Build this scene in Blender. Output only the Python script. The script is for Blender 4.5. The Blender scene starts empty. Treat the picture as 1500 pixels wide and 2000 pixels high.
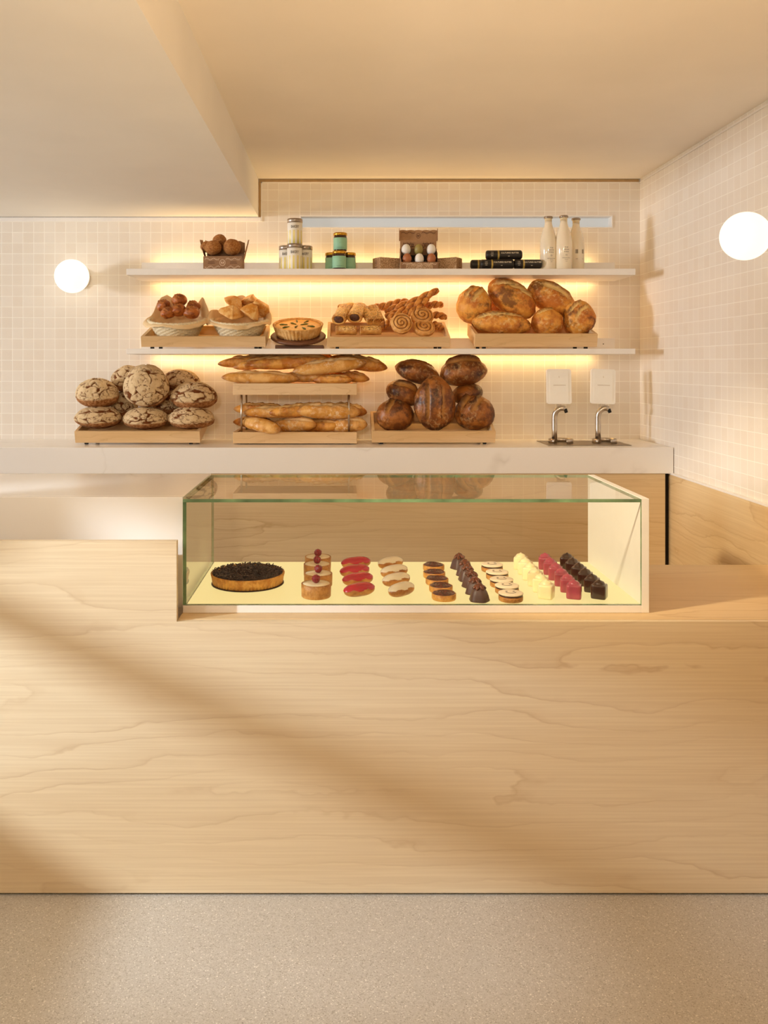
import bpy, bmesh, math, random
from mathutils import Vector, Matrix, noise
PI = math.pi
F, VX, VY, H = 1650.0, 668.0, 712.0, 1.387      # focal length (px), vanishing point, eye height (m)
scene = bpy.context.scene
C = scene.collection
rnd = random.Random(7)

def P(u, v, Y):
    return Vector(((u - VX) * Y / F, Y, H - (v - VY) * Y / F))
def mpx(px, Y):
    return px * Y / F
def lin(c):
    return tuple((x / 12.92 if x <= .04045 else ((x + .055) / 1.055) ** 2.4) for x in c)
def rgb(h):
    return lin(tuple(int(h[i:i + 2], 16) / 255 for i in (0, 2, 4))) + (1.0,)
def smooth(a, b, x):
    t = min(1, max(0, (x - a) / (b - a)))
    return t * t * (3 - 2 * t)

# ------------------------------------------------------------------ objects
def obj(name, bm, mat, parent=None, smooth_shade=False, attr=None):
    me = bpy.data.meshes.new(name)
    bmesh.ops.recalc_face_normals(bm, faces=bm.faces[:])
    if attr:
        vals = {k: [a[i] for i in range(len(bm.verts))] for k, a in attr.items()}
    bm.to_mesh(me)
    bm.free()
    if attr:
        for k, vv in vals.items():
            at = me.attributes.new(k, 'FLOAT', 'POINT')
            at.data.foreach_set('value', vv)
    for m in (mat if isinstance(mat, (list, tuple)) else [mat]):
        me.materials.append(m)
    if smooth_shade:
        me.polygons.foreach_set('use_smooth', [True] * len(me.polygons))
    o = bpy.data.objects.new(name, me)
    C.objects.link(o)
    if parent is not None:
        o.parent = parent
    return o
def tag(o, label, cat, group=None):
    o['label'] = label
    o['category'] = cat
    if group:
        o['group'] = group
    return o
def thing(name, label, cat, loc=(0, 0, 0), rot=(0, 0, 0), group=None):
    o = bpy.data.objects.new(name, None)
    C.objects.link(o)
    o.empty_display_size = .02
    o.location = loc
    o.rotation_euler = rot
    return tag(o, label, cat, group)
def copy_thing(root, loc, rot, label):
    r = root.copy()
    C.objects.link(r)
    r.location = loc
    r.rotation_euler = rot
    r['label'] = label
    for ch in list(root.children):
        c = ch.copy()
        C.objects.link(c)
        c.parent = r
        for g in list(ch.children):
            d = g.copy()
            C.objects.link(d)
            d.parent = c
    return r
def struct(name, bm, mat, parent=None, smooth_shade=False):
    o = obj(name, bm, mat, parent, smooth_shade)
    if parent is None:
        o['kind'] = 'structure'
    return o

# ------------------------------------------------------------------ mesh helpers
def add_box(bm, x0, x1, y0, y1, z0, z1, bev=0.0, mat=0, seg=2, M=None):
    vs = [bm.verts.new((x, y, z)) for x in (x0, x1) for y in (y0, y1) for z in (z0, z1)]
    fs = [bm.faces.new([vs[i] for i in q]) for q in
          ((0, 1, 3, 2), (4, 6, 7, 5), (0, 4, 5, 1), (2, 3, 7, 6), (0, 2, 6, 4), (1, 5, 7, 3))]
    for f in fs:
        f.material_index = mat
    allv = vs
    if bev > 0:
        es = list({e for f in fs for e in f.edges})
        r = bmesh.ops.bevel(bm, geom=es, offset=bev, segments=seg, affect='EDGES', profile=.5)
        allv = list({v for f in r['faces'] for v in f.verts})
        allv = list(set(allv) | {v for v in vs if v.is_valid})
    if M is not None:
        seen = set(allv)
        for v in list(allv):
            for f in v.link_faces:
                seen.update(f.verts)
        for v in seen:
            v.co = M @ v.co
    return bm
def box(x0, x1, y0, y1, z0, z1, bev=0.0, M=None):
    return add_box(bmesh.new(), x0, x1, y0, y1, z0, z1, bev, M=M)
def add_lathe(bm, prof, seg=48, M=None, rfun=None, cap0=True, cap1=True, zfun=None):
    rings = []
    for i, (r, z) in enumerate(prof):
        ring = []
        for k in range(seg):
            a = 2 * PI * k / seg
            rr = r if rfun is None else rfun(r, z, a, i)
            zz = z if zfun is None else zfun(r, z, a, i)
            p = Vector((rr * math.cos(a), rr * math.sin(a), zz))
            ring.append(bm.verts.new(M @ p if M else p))
        rings.append(ring)
    for a, b in zip(rings, rings[1:]):
        for k in range(seg):
            bm.faces.new((a[k], a[(k + 1) % seg], b[(k + 1) % seg], b[k]))
    if cap0:
        bm.faces.new(rings[0][::-1])
    if cap1:
        bm.faces.new(rings[-1])
    return bm
def lathe(prof, seg=48, **k):
    return add_lathe(bmesh.new(), prof, seg, **k)
def add_tube(bm, pts, rad, seg=12, caps=True, shape=None):
    pts = [Vector(p) for p in pts]
    n = len(pts)
    rads = rad if isinstance(rad, (list, tuple)) else [rad] * n
    up = Vector((0, 0, 1))
    t0 = (pts[1] - pts[0]).normalized()
    if abs(t0.dot(up)) > .95:
        up = Vector((0, 1, 0))
    side = t0.cross(up).normalized()
    rings = []
    for i, p in enumerate(pts):
        t = (pts[min(i + 1, n - 1)] - pts[max(i - 1, 0)]).normalized()
        side = (side - t * side.dot(t)).normalized()
        nn = side.cross(t).normalized()
        ring = []
        for k in range(seg):
            a = 2 * PI * k / seg
            r = rads[i] * (shape(i / (n - 1), a) if shape else 1)
            ring.append(bm.verts.new(p + (side * math.cos(a) + nn * math.sin(a)) * r))
        rings.append(ring)
    for a, b in zip(rings, rings[1:]):
        for k in range(seg):
            bm.faces.new((a[k], a[(k + 1) % seg], b[(k + 1) % seg], b[k]))
    if caps:
        bm.faces.new(rings[0][::-1])
        bm.faces.new(rings[-1])
    return bm
def tube(*a, **k):
    return add_tube(bmesh.new(), *a, **k)
def add_text(bm, s, size, M, depth=0.0004, mat=0, align='CENTER', wrap=None, xscale=1.0, bold=0.0):
    """flat lettering in local x (right) / z (up), facing -y; wrap = radius bends it about the z axis"""
    cu = bpy.data.curves.new('lettering_source', 'FONT')
    cu.body = s
    cu.size = size
    cu.align_x = align
    cu.align_y = 'CENTER'
    cu.resolution_u = 3
    cu.offset = bold
    o = bpy.data.objects.new('lettering_source', cu)
    C.objects.link(o)
    dg = bpy.context.evaluated_depsgraph_get()
    me = bpy.data.meshes.new_from_object(o.evaluated_get(dg))
    vs = []
    for v in me.vertices:
        x, z = v.co.x * xscale, v.co.y
        if wrap:
            a = x / wrap
            p = Vector((math.sin(a) * (wrap + depth), -math.cos(a) * (wrap + depth), z))
        else:
            p = Vector((x, -depth, z))
        vs.append(bm.verts.new(M @ p))
    for p in me.polygons:
        try:
            f = bm.faces.new([vs[i] for i in p.vertices])
            f.material_index = mat
        except ValueError:
            pass
    bpy.data.objects.remove(o)
    bpy.data.meshes.remove(me)
    bpy.data.curves.remove(cu)
    return bm
T = Matrix.Translation
def R(deg, ax):
    return Matrix.Rotation(math.radians(deg), 4, ax)

# ------------------------------------------------------------------ materials
def new_mat(name):
    m = bpy.data.materials.new(name)
    m.use_nodes = True
    nt = m.node_tree
    b = nt.nodes['Principled BSDF']
    return m, nt, b
class NT:
    """small helper around a node tree"""
    def __init__(s, nt):
        s.nt = nt
    def n(s, t, **kw):
        nd = s.nt.nodes.new(t)
        for k, v in kw.items():
            setattr(nd, k, v)
        return nd
    def l(s, a, b):
        s.nt.links.new(a, b)
    def inp(s, sock, v):
        if hasattr(v, 'links') or hasattr(v, 'is_linked'):
            s.l(v, sock)
        else:
            sock.default_value = v
    def math(s, op, a, b=0.0, c=None):
        nd = s.n('ShaderNodeMath', operation=op)
        s.inp(nd.inputs[0], a)
        s.inp(nd.inputs[1], b)
        if c is not None:
            s.inp(nd.inputs[2], c)
        return nd.outputs[0]
    def ramp(s, fac, stops):
        nd = s.n('ShaderNodeValToRGB')
        cr = nd.color_ramp
        while len(cr.elements) < len(stops):
            cr.elements.new(.5)
        for e, (p, c) in zip(cr.elements, stops):
            e.position = p
            e.color = c if not isinstance(c, (int, float)) else (c, c, c, 1)
        s.l(fac, nd.inputs[0])
        return nd.outputs[0]
    def mix(s, fac, a, b, blend='MIX'):
        nd = s.n('ShaderNodeMix', data_type='RGBA', blend_type=blend)
        s.inp(nd.inputs[0], fac)
        s.inp(nd.inputs[6], a)
        s.inp(nd.inputs[7], b)
        return nd.outputs[2]
    def noise(s, vec, scale, detail=3, rough=.5, out=0):
        nd = s.n('ShaderNodeTexNoise')
        nd.inputs['Scale'].default_value = scale
        nd.inputs['Detail'].default_value = detail
        nd.inputs['Roughness'].default_value = rough
        if vec is not None:
            s.l(vec, nd.inputs['Vector'])
        return nd.outputs[out]
    def coord(s, kind='Object'):
        return s.n('ShaderNodeTexCoord').outputs[kind]
    def mapping(s, vec, scale=(1, 1, 1), loc=(0, 0, 0), rot=(0, 0, 0)):
        nd = s.n('ShaderNodeMapping')
        nd.inputs['Scale'].default_value = scale
        nd.inputs['Location'].default_value = loc
        nd.inputs['Rotation'].default_value = rot
        s.l(vec, nd.inputs['Vector'])
        return nd.outputs[0]
    def bump(s, h, strength, dist, b):
        nd = s.n('ShaderNodeBump')
        nd.inputs['Strength'].default_value = strength
        nd.inputs['Distance'].default_value = dist
        s.l(h, nd.inputs['Height'])
        s.l(nd.outputs[0], b.inputs['Normal'])
def plain(name, col, rough=.5, metal=0.0, noise_amt=.06, nscale=30, spec=.5, bump=0, sss=0, coat=0, emit=None):
    m, nt, b = new_mat(name)
    k = NT(nt)
    c = rgb(col) if isinstance(col, str) else col
    fac = k.noise(k.coord(), nscale, 3)
    d = tuple(max(0, x * (1 - noise_amt * 2)) for x in c[:3]) + (1,)
    e = tuple(min(1, x * (1 + noise_amt)) for x in c[:3]) + (1,)
    k.l(k.ramp(fac, [(.3, d), (.7, e)]), b.inputs['Base Color'])
    b.inputs['Roughness'].default_value = rough
    b.inputs['Metallic'].default_value = metal
    b.inputs['Specular IOR Level'].default_value = spec
    if coat:
        b.inputs['Coat Weight'].default_value = coat
        b.inputs['Coat Roughness'].default_value = .08
    if bump:
        k.bump(fac, bump, .002, b)
    if sss:
        b.inputs['Subsurface Weight'].default_value = sss
        b.inputs['Subsurface Radius'].default_value = (.01, .006, .003)
        b.inputs['Subsurface Scale'].default_value = .6
    return m
def tile_mat(name, axis, off):
    m, nt, b = new_mat(name)
    k = NT(nt)
    sp = k.n('ShaderNodeSeparateXYZ')
    k.l(k.coord(), sp.inputs[0])
    cb = k.n('ShaderNodeCombineXYZ')
    k.l(k.math('ADD', sp.outputs[axis], off[0]), cb.inputs[0])
    k.l(k.math('ADD', sp.outputs[2], off[1]), cb.inputs[1])
    br = k.n('ShaderNodeTexBrick')
    br.offset = 0
    br.squash = 1
    br.inputs['Color1'].default_value = rgb('EFE7DC')
    br.inputs['Color2'].default_value = rgb('EBE1D4')
    br.inputs['Mortar'].default_value = rgb('FFFAF0')
    br.inputs['Scale'].default_value = 1
    br.inputs['Brick Width'].default_value = .052
    br.inputs['Row Height'].default_value = .052
    br.inputs['Mortar Size'].default_value = .0016
    br.inputs['Mortar Smooth'].default_value = .3
    k.l(cb.outputs[0], br.inputs['Vector'])
    k.l(br.outputs['Color'], b.inputs['Base Color'])
    b.inputs['Roughness'].default_value = .38
    b.inputs['Specular IOR Level'].default_value = .35
    und = k.noise(k.coord(), 9, 1)
    h = k.math('ADD', k.math('MULTIPLY', br.outputs['Fac'], -1.0), k.math('MULTIPLY', und, .4))
    k.bump(h, .35, .0012, b)
    return m
def wood_mat(name, c_light, c_mid, c_line, gscale=(.9, 5, 5), rings=11, rough=.45, fine=1.0, loc=(0, 0, 0), along='X'):
    m, nt, b = new_mat(name)
    k = NT(nt)
    def sc3(a, b_, c):
        return (a, b_, c) if along == 'X' else (b_, a, c)
    co = k.mapping(k.coord(), sc3(*gscale), loc)
    n1 = k.noise(co, 1.0, 2, .45)
    sp = k.n('ShaderNodeSeparateXYZ')
    k.l(co, sp.inputs[0])
    n0 = k.noise(k.mapping(k.coord(), sc3(gscale[0] * 6, gscale[1] * 2.5, gscale[2] * 2.5), loc), 1.0, 3, .6)
    across = k.math('ADD', sp.outputs[2], k.math('MULTIPLY', sp.outputs[1 if along == 'X' else 0], .9))
    fld = k.math('ADD', k.math('MULTIPLY', n1, rings), k.math('MULTIPLY', across, 3.0))
    fld = k.math('ADD', fld, k.math('MULTIPLY', n0, .9))
    saw = k.math('FRACT', fld)
    line = k.ramp(saw, [(0, 1.0), (.03, .6), (.13, .2), (.5, .05), (.95, .02), (1, 1.0)])
    streak = k.noise(k.mapping(k.coord(), sc3(gscale[0] * 2.2, gscale[1] * 34, gscale[2] * 34), loc), 1.0, 3, .6)
    wob = k.noise(k.mapping(k.coord(), sc3(gscale[0] * 1.5, gscale[1] * .9, gscale[2] * .9), loc), 1.0, 2)
    big = k.noise(k.mapping(k.coord(), (gscale[0] * .8, gscale[1] * .5, gscale[2] * .5), (3, 1, 7)), 1.0, 1)
    base = k.mix(k.ramp(big, [(.35, 0.0), (.65, 1.0)]), c_mid, c_light)
    base = k.mix(k.math('MULTIPLY', k.ramp(streak, [(.42, 1.0), (.60, 0.0)]),   .17 * fine), base, c_line)
    amt = k.math('MULTIPLY', line, k.ramp(wob, [(.35, .06), (.65, .48)]))
    col = k.mix(amt, base, c_line)
    k.l(col, b.inputs['Base Color'])
    b.inputs['Roughness'].default_value = rough
    b.inputs['Specular IOR Level'].default_value = .35
    k.bump(streak, .06, .001, b)
    return m
def marble_mat(name):
    m, nt, b = new_mat(name)
    k = NT(nt)
    co = k.coord()
    warp = k.n('ShaderNodeVectorMath', operation='ADD')
    nv = k.n('ShaderNodeTexNoise')
    nv.inputs['Scale'].default_value = 2.2
    nv.inputs['Detail'].default_value = 4
    k.l(co, nv.inputs['Vector'])
    sc = k.n('ShaderNodeVectorMath', operation='SCALE')
    k.l(nv.outputs['Color'], sc.inputs[0])
    sc.inputs['Scale'].default_value = .8
    k.l(co, warp.inputs[0])
    k.l(sc.outputs[0], warp.inputs[1])
    n1 = k.noise(warp.outputs[0], 1.7, 3)
    vein = k.ramp(k.math('ABSOLUTE', k.math('SUBTRACT', n1, .5)), [(0, 1.0), (.012, .35), (.035, 0.0)])
    msk = k.ramp(k.noise(co, 3.1, 2), [(.5, 0.0), (.68, .55)])
    col = k.mix(k.math('MULTIPLY', vein, msk), rgb('F8F4EF'), rgb('BDB3A8'))
    k.l(col, b.inputs['Base Color'])
    b.inputs['Roughness'].default_value = .22
    return m
def floor_mat(name):
    m, nt, b = new_mat(name)
    k = NT(nt)
    co = k.coord()
    v1 = k.n('ShaderNodeTexVoronoi')
    v1.inputs['Scale'].default_value = 420
    k.l(co, v1.inputs['Vector'])
    sp = k.n('ShaderNodeSeparateColor')
    k.l(v1.outputs['Color'], sp.inputs[0])
    chips = k.ramp(sp.outputs[0], [(0, rgb('A09A90')), (.16, rgb('BAB5AC')), (.6, rgb('C2BEB7')), (.95, rgb('CAC6BF')), (.99, rgb('E8E4DC'))])
    v2 = k.n('ShaderNodeTexVoronoi')
    v2.inputs['Scale'].default_value = 48
    k.l(co, v2.inputs['Vector'])
    sp2 = k.n('ShaderNodeSeparateColor')
    k.l(v2.outputs['Color'], sp2.inputs[0])
    spot = k.math('MULTIPLY', k.ramp(v2.outputs['Distance'], [(.06, 1.0), (.10, 0.0)]), k.ramp(sp2.outputs[1], [(.86, 0.0), (.88, 1.0)]))
    col = k.mix(spot, chips, rgb('F2ECE2'))
    spot2 = k.math('MULTIPLY', k.ramp(v2.outputs['Distance'], [(.05, 1.0), (.08, 0.0)]), k.ramp(sp2.outputs[0], [(.90, 0.0), (.92, 1.0)]))
    col = k.mix(spot2, col, rgb('5C5145'))
    col = k.mix(k.ramp(k.noise(co, 3, 3), [(.3, .0), (.7, .18)]), col, rgb('B0A99C'))
    k.l(col, b.inputs['Base Color'])
    b.inputs['Roughness'].default_value = .5
    b.inputs['Specular IOR Level'].default_value = .3
    return m
def glass_mat(name, tint=(.985, .992, .982, 1)):
    m, nt, b = new_mat(name)
    k = NT(nt)
    nt.nodes.remove(b)
    tr = k.n('ShaderNodeBsdfTransparent')
    tr.inputs[0].default_value = tint
    gl = k.n('ShaderNodeBsdfGlossy')
    gl.inputs['Roughness'].default_value = 0.0
    gl.inputs['Color'].default_value = (1, 1, 1, 1)
    fr = k.n('ShaderNodeFresnel')
    fr.inputs['IOR'].default_value = 1.5
    ge = k.n('ShaderNodeNewGeometry')
    fac = k.math('MULTIPLY', fr.outputs[0], k.math('SUBTRACT', 1.0, ge.outputs['Backfacing']))
    mx = k.n('ShaderNodeMixShader')
    k.l(fac, mx.inputs[0])
    k.l(tr.outputs[0], mx.inputs[1])
    k.l(gl.outputs[0], mx.inputs[2])
    k.l(mx.outputs[0], nt.nodes['Material Output'].inputs['Surface'])
    return m
def emit_mat(name, col, strength):
    m, nt, b = new_mat(name)
    k = NT(nt)
    b.inputs['Base Color'].default_value = rgb('FFF6E4')
    b.inputs['Emission Color'].default_value = col
    b.inputs['Emission Strength'].default_value = strength
    b.inputs['Roughness'].default_value = .4
    return m
def crust_mat(name, light, mid, dark, flour, crumb, nscale=18, flour_amt=.3, dark_amt=.5, rough=.6, bump=.4, gloss=.4):
    m, nt, b = new_mat(name)
    k = NT(nt)
    oi = k.n('ShaderNodeObjectInfo')
    add = k.n('ShaderNodeVectorMath', operation='ADD')
    k.l(k.coord(), add.inputs[0])
    sc = k.n('ShaderNodeVectorMath', operation='SCALE')
    sc.inputs[0].default_value = (7, 3, 5)
    k.l(oi.outputs['Random'], sc.inputs['Scale'])
    k.l(sc.outputs[0], add.inputs[1])
    co = add.outputs[0]
    n1 = k.noise(co, nscale, 6, .66)
    n2 = k.noise(co, nscale * 4.5, 4, .6)
    col = k.mix(k.ramp(n1, [(.42, 0.0), (.57, 1.0)]), mid, light)
    n3 = k.noise(co, nscale * .8, 5, .62)
    col = k.mix(k.math('MULTIPLY', k.ramp(n3, [(.51, 0.0), (.62, 1.0)]), dark_amt), col, dark)
    fl = k.math('MULTIPLY', k.ramp(n2, [(.5, 0.0), (.68, 1.0)]), k.ramp(k.noise(co, nscale * .6, 2), [(.42, .0), (.6, flour_amt)]))
    col = k.mix(fl, col, flour)
    at = k.n('ShaderNodeAttribute', attribute_name='score')
    col = k.mix(k.math('MULTIPLY', at.outputs['Fac'], .9), col, crumb)
    ta = k.n('ShaderNodeAttribute', attribute_name='toast')
    col = k.mix(k.math('MULTIPLY', ta.outputs['Fac'], .85), col, dark)
    k.l(col, b.inputs['Base Color'])
    b.inputs['Roughness'].default_value = rough
    b.inputs['Specular IOR Level'].default_value = gloss
    k.bump(n2, bump, .003, b)
    return m
def rye_mat(name):
    m, nt, b = new_mat(name)
    k = NT(nt)
    co = k.coord()
    n2 = k.noise(co, 70, 4, .65)
    n1 = k.noise(co, 16, 3)
    flourc = k.mix(n2, rgb('C3A071'), rgb('EBD5AE'))
    at = k.n('ShaderNodeAttribute', attribute_name='flour')
    ff = k.ramp(k.math('ADD', at.outputs['Fac'], k.math('MULTIPLY', k.math('SUBTRACT', n1, .5), .9)), [(.35, 0.0), (.75, 1.0)])
    crust = k.mix(k.ramp(n2, [(.4, 0.0), (.6, 1.0)]), rgb('86532C'), rgb('B98556'))
    col = k.mix(ff, crust, flourc)
    sc = k.n('ShaderNodeAttribute', attribute_name='score')
    col = k.mix(sc.outputs['Fac'], col, rgb('6E3D1C'))
    k.l(col, b.inputs['Base Color'])
    b.inputs['Roughness'].default_value = .85
    b.inputs['Specular IOR Level'].default_value = .15
    k.bump(n2, .35, .003, b)
    return m
def sesame_mat(name):
    m, nt, b = new_mat(name)
    k = NT(nt)
    co = k.coord()
    n1 = k.noise(co, 22, 3)
    col = k.mix(k.ramp(n1, [(.38, 0.0), (.6, 1.0)]), rgb('BE7A30'), rgb('EDB762'))
    v = k.n('ShaderNodeTexVoronoi')
    v.inputs['Scale'].default_value = 210
    k.l(co, v.inputs['Vector'])
    sp = k.n('ShaderNodeSeparateColor')
    k.l(v.outputs['Color'], sp.inputs[0])
    at = k.n('ShaderNodeAttribute', attribute_name='score')
    dot = k.math('MULTIPLY', k.ramp(v.outputs['Distance'], [(.36, 1.0), (.48, 0.0)]), at.outputs['Fac'])
    seed = k.mix(k.ramp(sp.outputs[0], [(.42, 0.0), (.46, 1.0)]), rgb('2C1B0C'), rgb('F1D493'))
    col = k.mix(k.math('MULTIPLY', dot, .92), col, seed)
    k.l(col, b.inputs['Base Color'])
    b.inputs['Roughness'].default_value = .4
    k.bump(dot, .5, .002, b)
    return m
def printed_mat(name, base, ink, scale=90, thr=.5):
    """brown card with an all-over leafy print"""
    m, nt, b = new_mat(name)
    k = NT(nt)
    co = k.coord()
    v = k.n('ShaderNodeTexVoronoi', feature='DISTANCE_TO_EDGE')
    v.inputs['Scale'].default_value = scale
    k.l(co, v.inputs['Vector'])
    n = k.noise(co, scale * 1.3, 2)
    f = k.ramp(k.math('ADD', v.outputs['Distance'], k.math('MULTIPLY', n, .25)), [(thr * .45, 1.0), (thr * .6, 0.0)])
    col = k.mix(f, base, ink)
    k.l(col, b.inputs['Base Color'])
    b.inputs['Roughness'].default_value = .7
    return m

M = {}
M['tile_back'] = tile_mat('wall tile back', 0, (1.662 + .052 * 60, -2.032 + .052 * 60))
M['tile_right'] = tile_mat('wall tile right', 1, (-4.125 + .052 * 200, -2.032 + .052 * 60))
M['paint'] = plain('ceiling paint', 'F5EDE2', .8, noise_amt=.015, nscale=3)
M['paint2'] = plain('soffit paint', 'F8F5F0', .8, noise_amt=.015, nscale=3)
M['white'] = plain('white metal', 'F3EEE8', .35, noise_amt=.01)
M['white_panel'] = plain('white solid panel', 'F4EFE6', .4, noise_amt=.01)
M['maple'] = wood_mat('maple veneer', rgb('EBDBBD'), rgb('E3CEAA'), rgb('BA986E'), (.85, 4.8, 4.8), 7)
M['maple2'] = wood_mat('maple veneer warm', rgb('E8D0A6'), rgb('DEC090'), rgb('B58A56'), (.9, 5, 5), 7, loc=(4, 2, 1))
M['maple_side'] = wood_mat('maple veneer side', rgb('E8D0A6'), rgb('DEC090'), rgb('B58A56'), (.9, 5, 5), 7, loc=(7, 2, 3), along='Y')
M['tray'] = wood_mat('tray maple', rgb('E9CBA0'), rgb('DFBB88'), rgb('B98D5C'), (2.2, 12, 12), 7, loc=(1, 5, 2))
M['walnut'] = wood_mat('dark walnut', rgb('80543A'), rgb('6A432C'), rgb('3E2416'), (3, 16, 16), 8)
M['marble'] = marble_mat('white marble')
M['floor'] = floor_mat('terrazzo')
M['black'] = plain('black rubber', '15110E', .6)
M['gap'] = plain('recess shade', '1B130C', .9)  # near-black, paints in the shade of gaps and recesses
M['steel'] = plain('brushed steel', 'C9BFB2', .28, 1.0, .05, 60)
M['plate'] = plain('drain steel', '9A8B78', .35, 1.0, .05, 60)
M['tin'] = plain('tin lid', 'A99B8E', .35, 1.0, .05, 60)
M['gold'] = plain('gold lid', 'D9A83F', .25, 1.0, .03, 60)
M['glass'] = glass_mat('clear glass')
M['glass_edge'] = plain('green glass edge', '7C9A72', .15, 0, .25, 14, coat=.5)
M['screw'] = plain('screw head', '6B5A46', .4, 1.0)
GLOBE = emit_mat('opal globe', (1.0, .94, .74, 1), 1.07)
LIGHTBOX = emit_mat('lightbox panel', (1.0, .77, .31, 1), .92)
LIGHTBOX.node_tree.nodes['Principled BSDF'].inputs['Base Color'].default_value = (.08, .07, .05, 1)
LED = emit_mat('led strip', (1.0, .70, .30, 1), 1.6)
SLOT = emit_mat('slot window glass', (1.0, .98, .92, 1), .36)
SLOT.node_tree.nodes['Principled BSDF'].inputs['Base Color'].default_value = (.32, .33, .33, 1)

# ------------------------------------------------------------------ setting
XR, YB = 1.455, 4.125          # right wall, back wall
ZC, ZS, XS = 2.292, 2.107, -.4075   # ceiling, soffit underside, soffit side
YF, YN, XL = 2.206, -2.2, -9.0      # counter front, near end of the room, far left end
struct('floor', box(XL, XR + .1, YN, YB + .1, -.08, 0), M['floor'])
struct('ceiling', box(XS - .02, XR + .1, YN, YB - .010, ZC, ZC + .1), M['paint'])
struct('ceiling_soffit', box(XL, XS, YN, YB - .012, ZS, ZC + .1), M['paint2'])
# back wall with the slot window opening
SX0, SX1, SZ0, SZ1 = -.206, 1.322, 2.052, 2.116
bm = bmesh.new()
for x0, x1, z0, z1 in ((XL, SX0, 0, ZC), (SX1, XR + .1, 0, ZC), (SX0, SX1, 0, SZ0), (SX0, SX1, SZ1, ZC)):
    add_box(bm, x0, x1, YB, YB + .1, z0, z1)
struct('wall_back', bm, M['tile_back'])
bm = bmesh.new()
t = .0055
e_ = .0004
for x0, x1, z0, z1 in ((SX0 + e_, SX1 - e_, SZ1 - t, SZ1 - e_), (SX0 + e_, SX1 - e_, SZ0 + e_, SZ0 + t), (SX0 + e_, SX0 + t, SZ0 + t, SZ1 - t), (SX1 - t, SX1 - e_, SZ0 + t, SZ1 - t)):
    add_box(bm, x0, x1, YB - .004, YB + .07, z0, z1)
w = struct('window_1', bm, M['white'])
obj('pane', box(SX0 + .006, SX1 - .006, YB + .055, YB + .062, SZ0 + .006, SZ1 - .006), SLOT, w)
struct('wall_right', box(XR, XR + .1, YN, YB + .1, 0, ZC), M['tile_right'])
struct('wall_right_panel', box(XR - .012, XR - .0005, YN, YB - .002, 0, .903), M['maple_side'])
struct('trim_1', box(XR - .014, XR - .0005, YN, YB - .4, .904, .912), M['white'])
# tile edge trims against the soffit and the ceiling
struct('trim_2', box(XL, XS + .012, YB - .006, YB - .0002, ZS - .022, ZS - .002, .001), M['white'])
struct('trim_3', box(XS + .012, XS + .018, YB - .005, YB - .0002, ZS - .022, ZC - .014, .001), M['white'])
struct('trim_4', box(XS + .012, XR - .002, YB - .005, YB - .0002, ZC - .02, ZC - .014, .001), M['white'])
struct('trim_5', box(XR - .005, XR - .0002, YN, YB - .006, ZC - .02, ZC - .014, .001), M['white'])
M['reveal'] = plain('painted gap shade', 'C2A070', .9)  # shade of the gap below ceiling and soffit, painted as flat brown strips
struct('shade_strip_1', box(XS + .002, XR - .006, YB - .003, YB - .0003, ZC - .0135, ZC - .0008), M['reveal'])
struct('shade_strip_2', box(XS + .0008, XS + .0115, YB - .003, YB - .0003, ZS - .001, ZC - .0138), M['reveal'])
struct('wall_left', box(XL - .1, XL, YN, YB + .1, 0, ZC), M['paint'])

# ------------------------------------------------------------------ back counter
YC = 3.70
ZT, ZU = 1.023, .909
t = thing('back_counter', 'white marble worktop slab along the tiled back wall with wooden cupboard front below', 'counter', (0, YC, 0))
obj('worktop', box(-3.6, XR - .003, 0, YB - YC - .001, ZU, ZT, .002), M['marble'], t)
obj('cabinet_front', box(-3.6, XR - .035, .012, .40, .02, ZU - .001), M['maple2'], t)
obj('gap_shade', box(XR - .035, XR - .014, .03, .40, .02, ZU - .001), M['gap'], t)  # solid filler, the dark of the gap is in its colour

# ------------------------------------------------------------------ front counter
XE = -.432
t = thing('service_counter', 'pale maple service counter with a tall front panel at left and a low ledge', 'counter', (0, YF, 0))
bm = bmesh.new()
z0 = .007
pts = [(-3.2, z0), (XR - .015, z0), (XR - .015, .7155), (XE, .7155), (XE, .926), (-3.2, .926)]
f0 = [bm.verts.new((x, 0, z)) for x, z in pts]
f1 = [bm.verts.new((x, .019, z)) for x, z in pts]
bm.faces.new(f0)
bm.faces.new(f1[::-1])
for i in range(len(pts)):
    j = (i + 1) % len(pts)
    bm.faces.new((f0[i], f0[j], f1[j], f1[i]))
obj('front_panel', bm, M['maple'], t)
obj('ledge_top', box(XE + .001, XR - .015, .0195, .621, .69, .717, .0008), M['maple2'], t)
obj('end_cap', box(XE - .05, XE - .012, .0195, .08, .717, .900), M['maple2'], t)
obj('carcass', box(-3.2, XR - .02, .03, .60, .02, .688), M['maple2'], t)
obj('toe_kick', box(-3.2, XR - .02, .012, .03, .0, .02), M['gap'], t)  # shadow line at the floor is put in by the near-black colour
t = thing('till_counter', 'white marble till counter block behind the wooden front panel, left of glass case', 'counter', (0, 2.314, 0))
obj('worktop', box(-3.2, -.436, .0302, .50, .995, 1.024, .0008), M['marble'], t)
obj('front_slab', box(-3.2, -.436, 0, .03, .72, 1.024, .0012), M['marble'], t)
obj('side_slab', box(-.466, -.4365, .031, .50, .72, .9945, .001), M['marble'], t)

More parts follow.
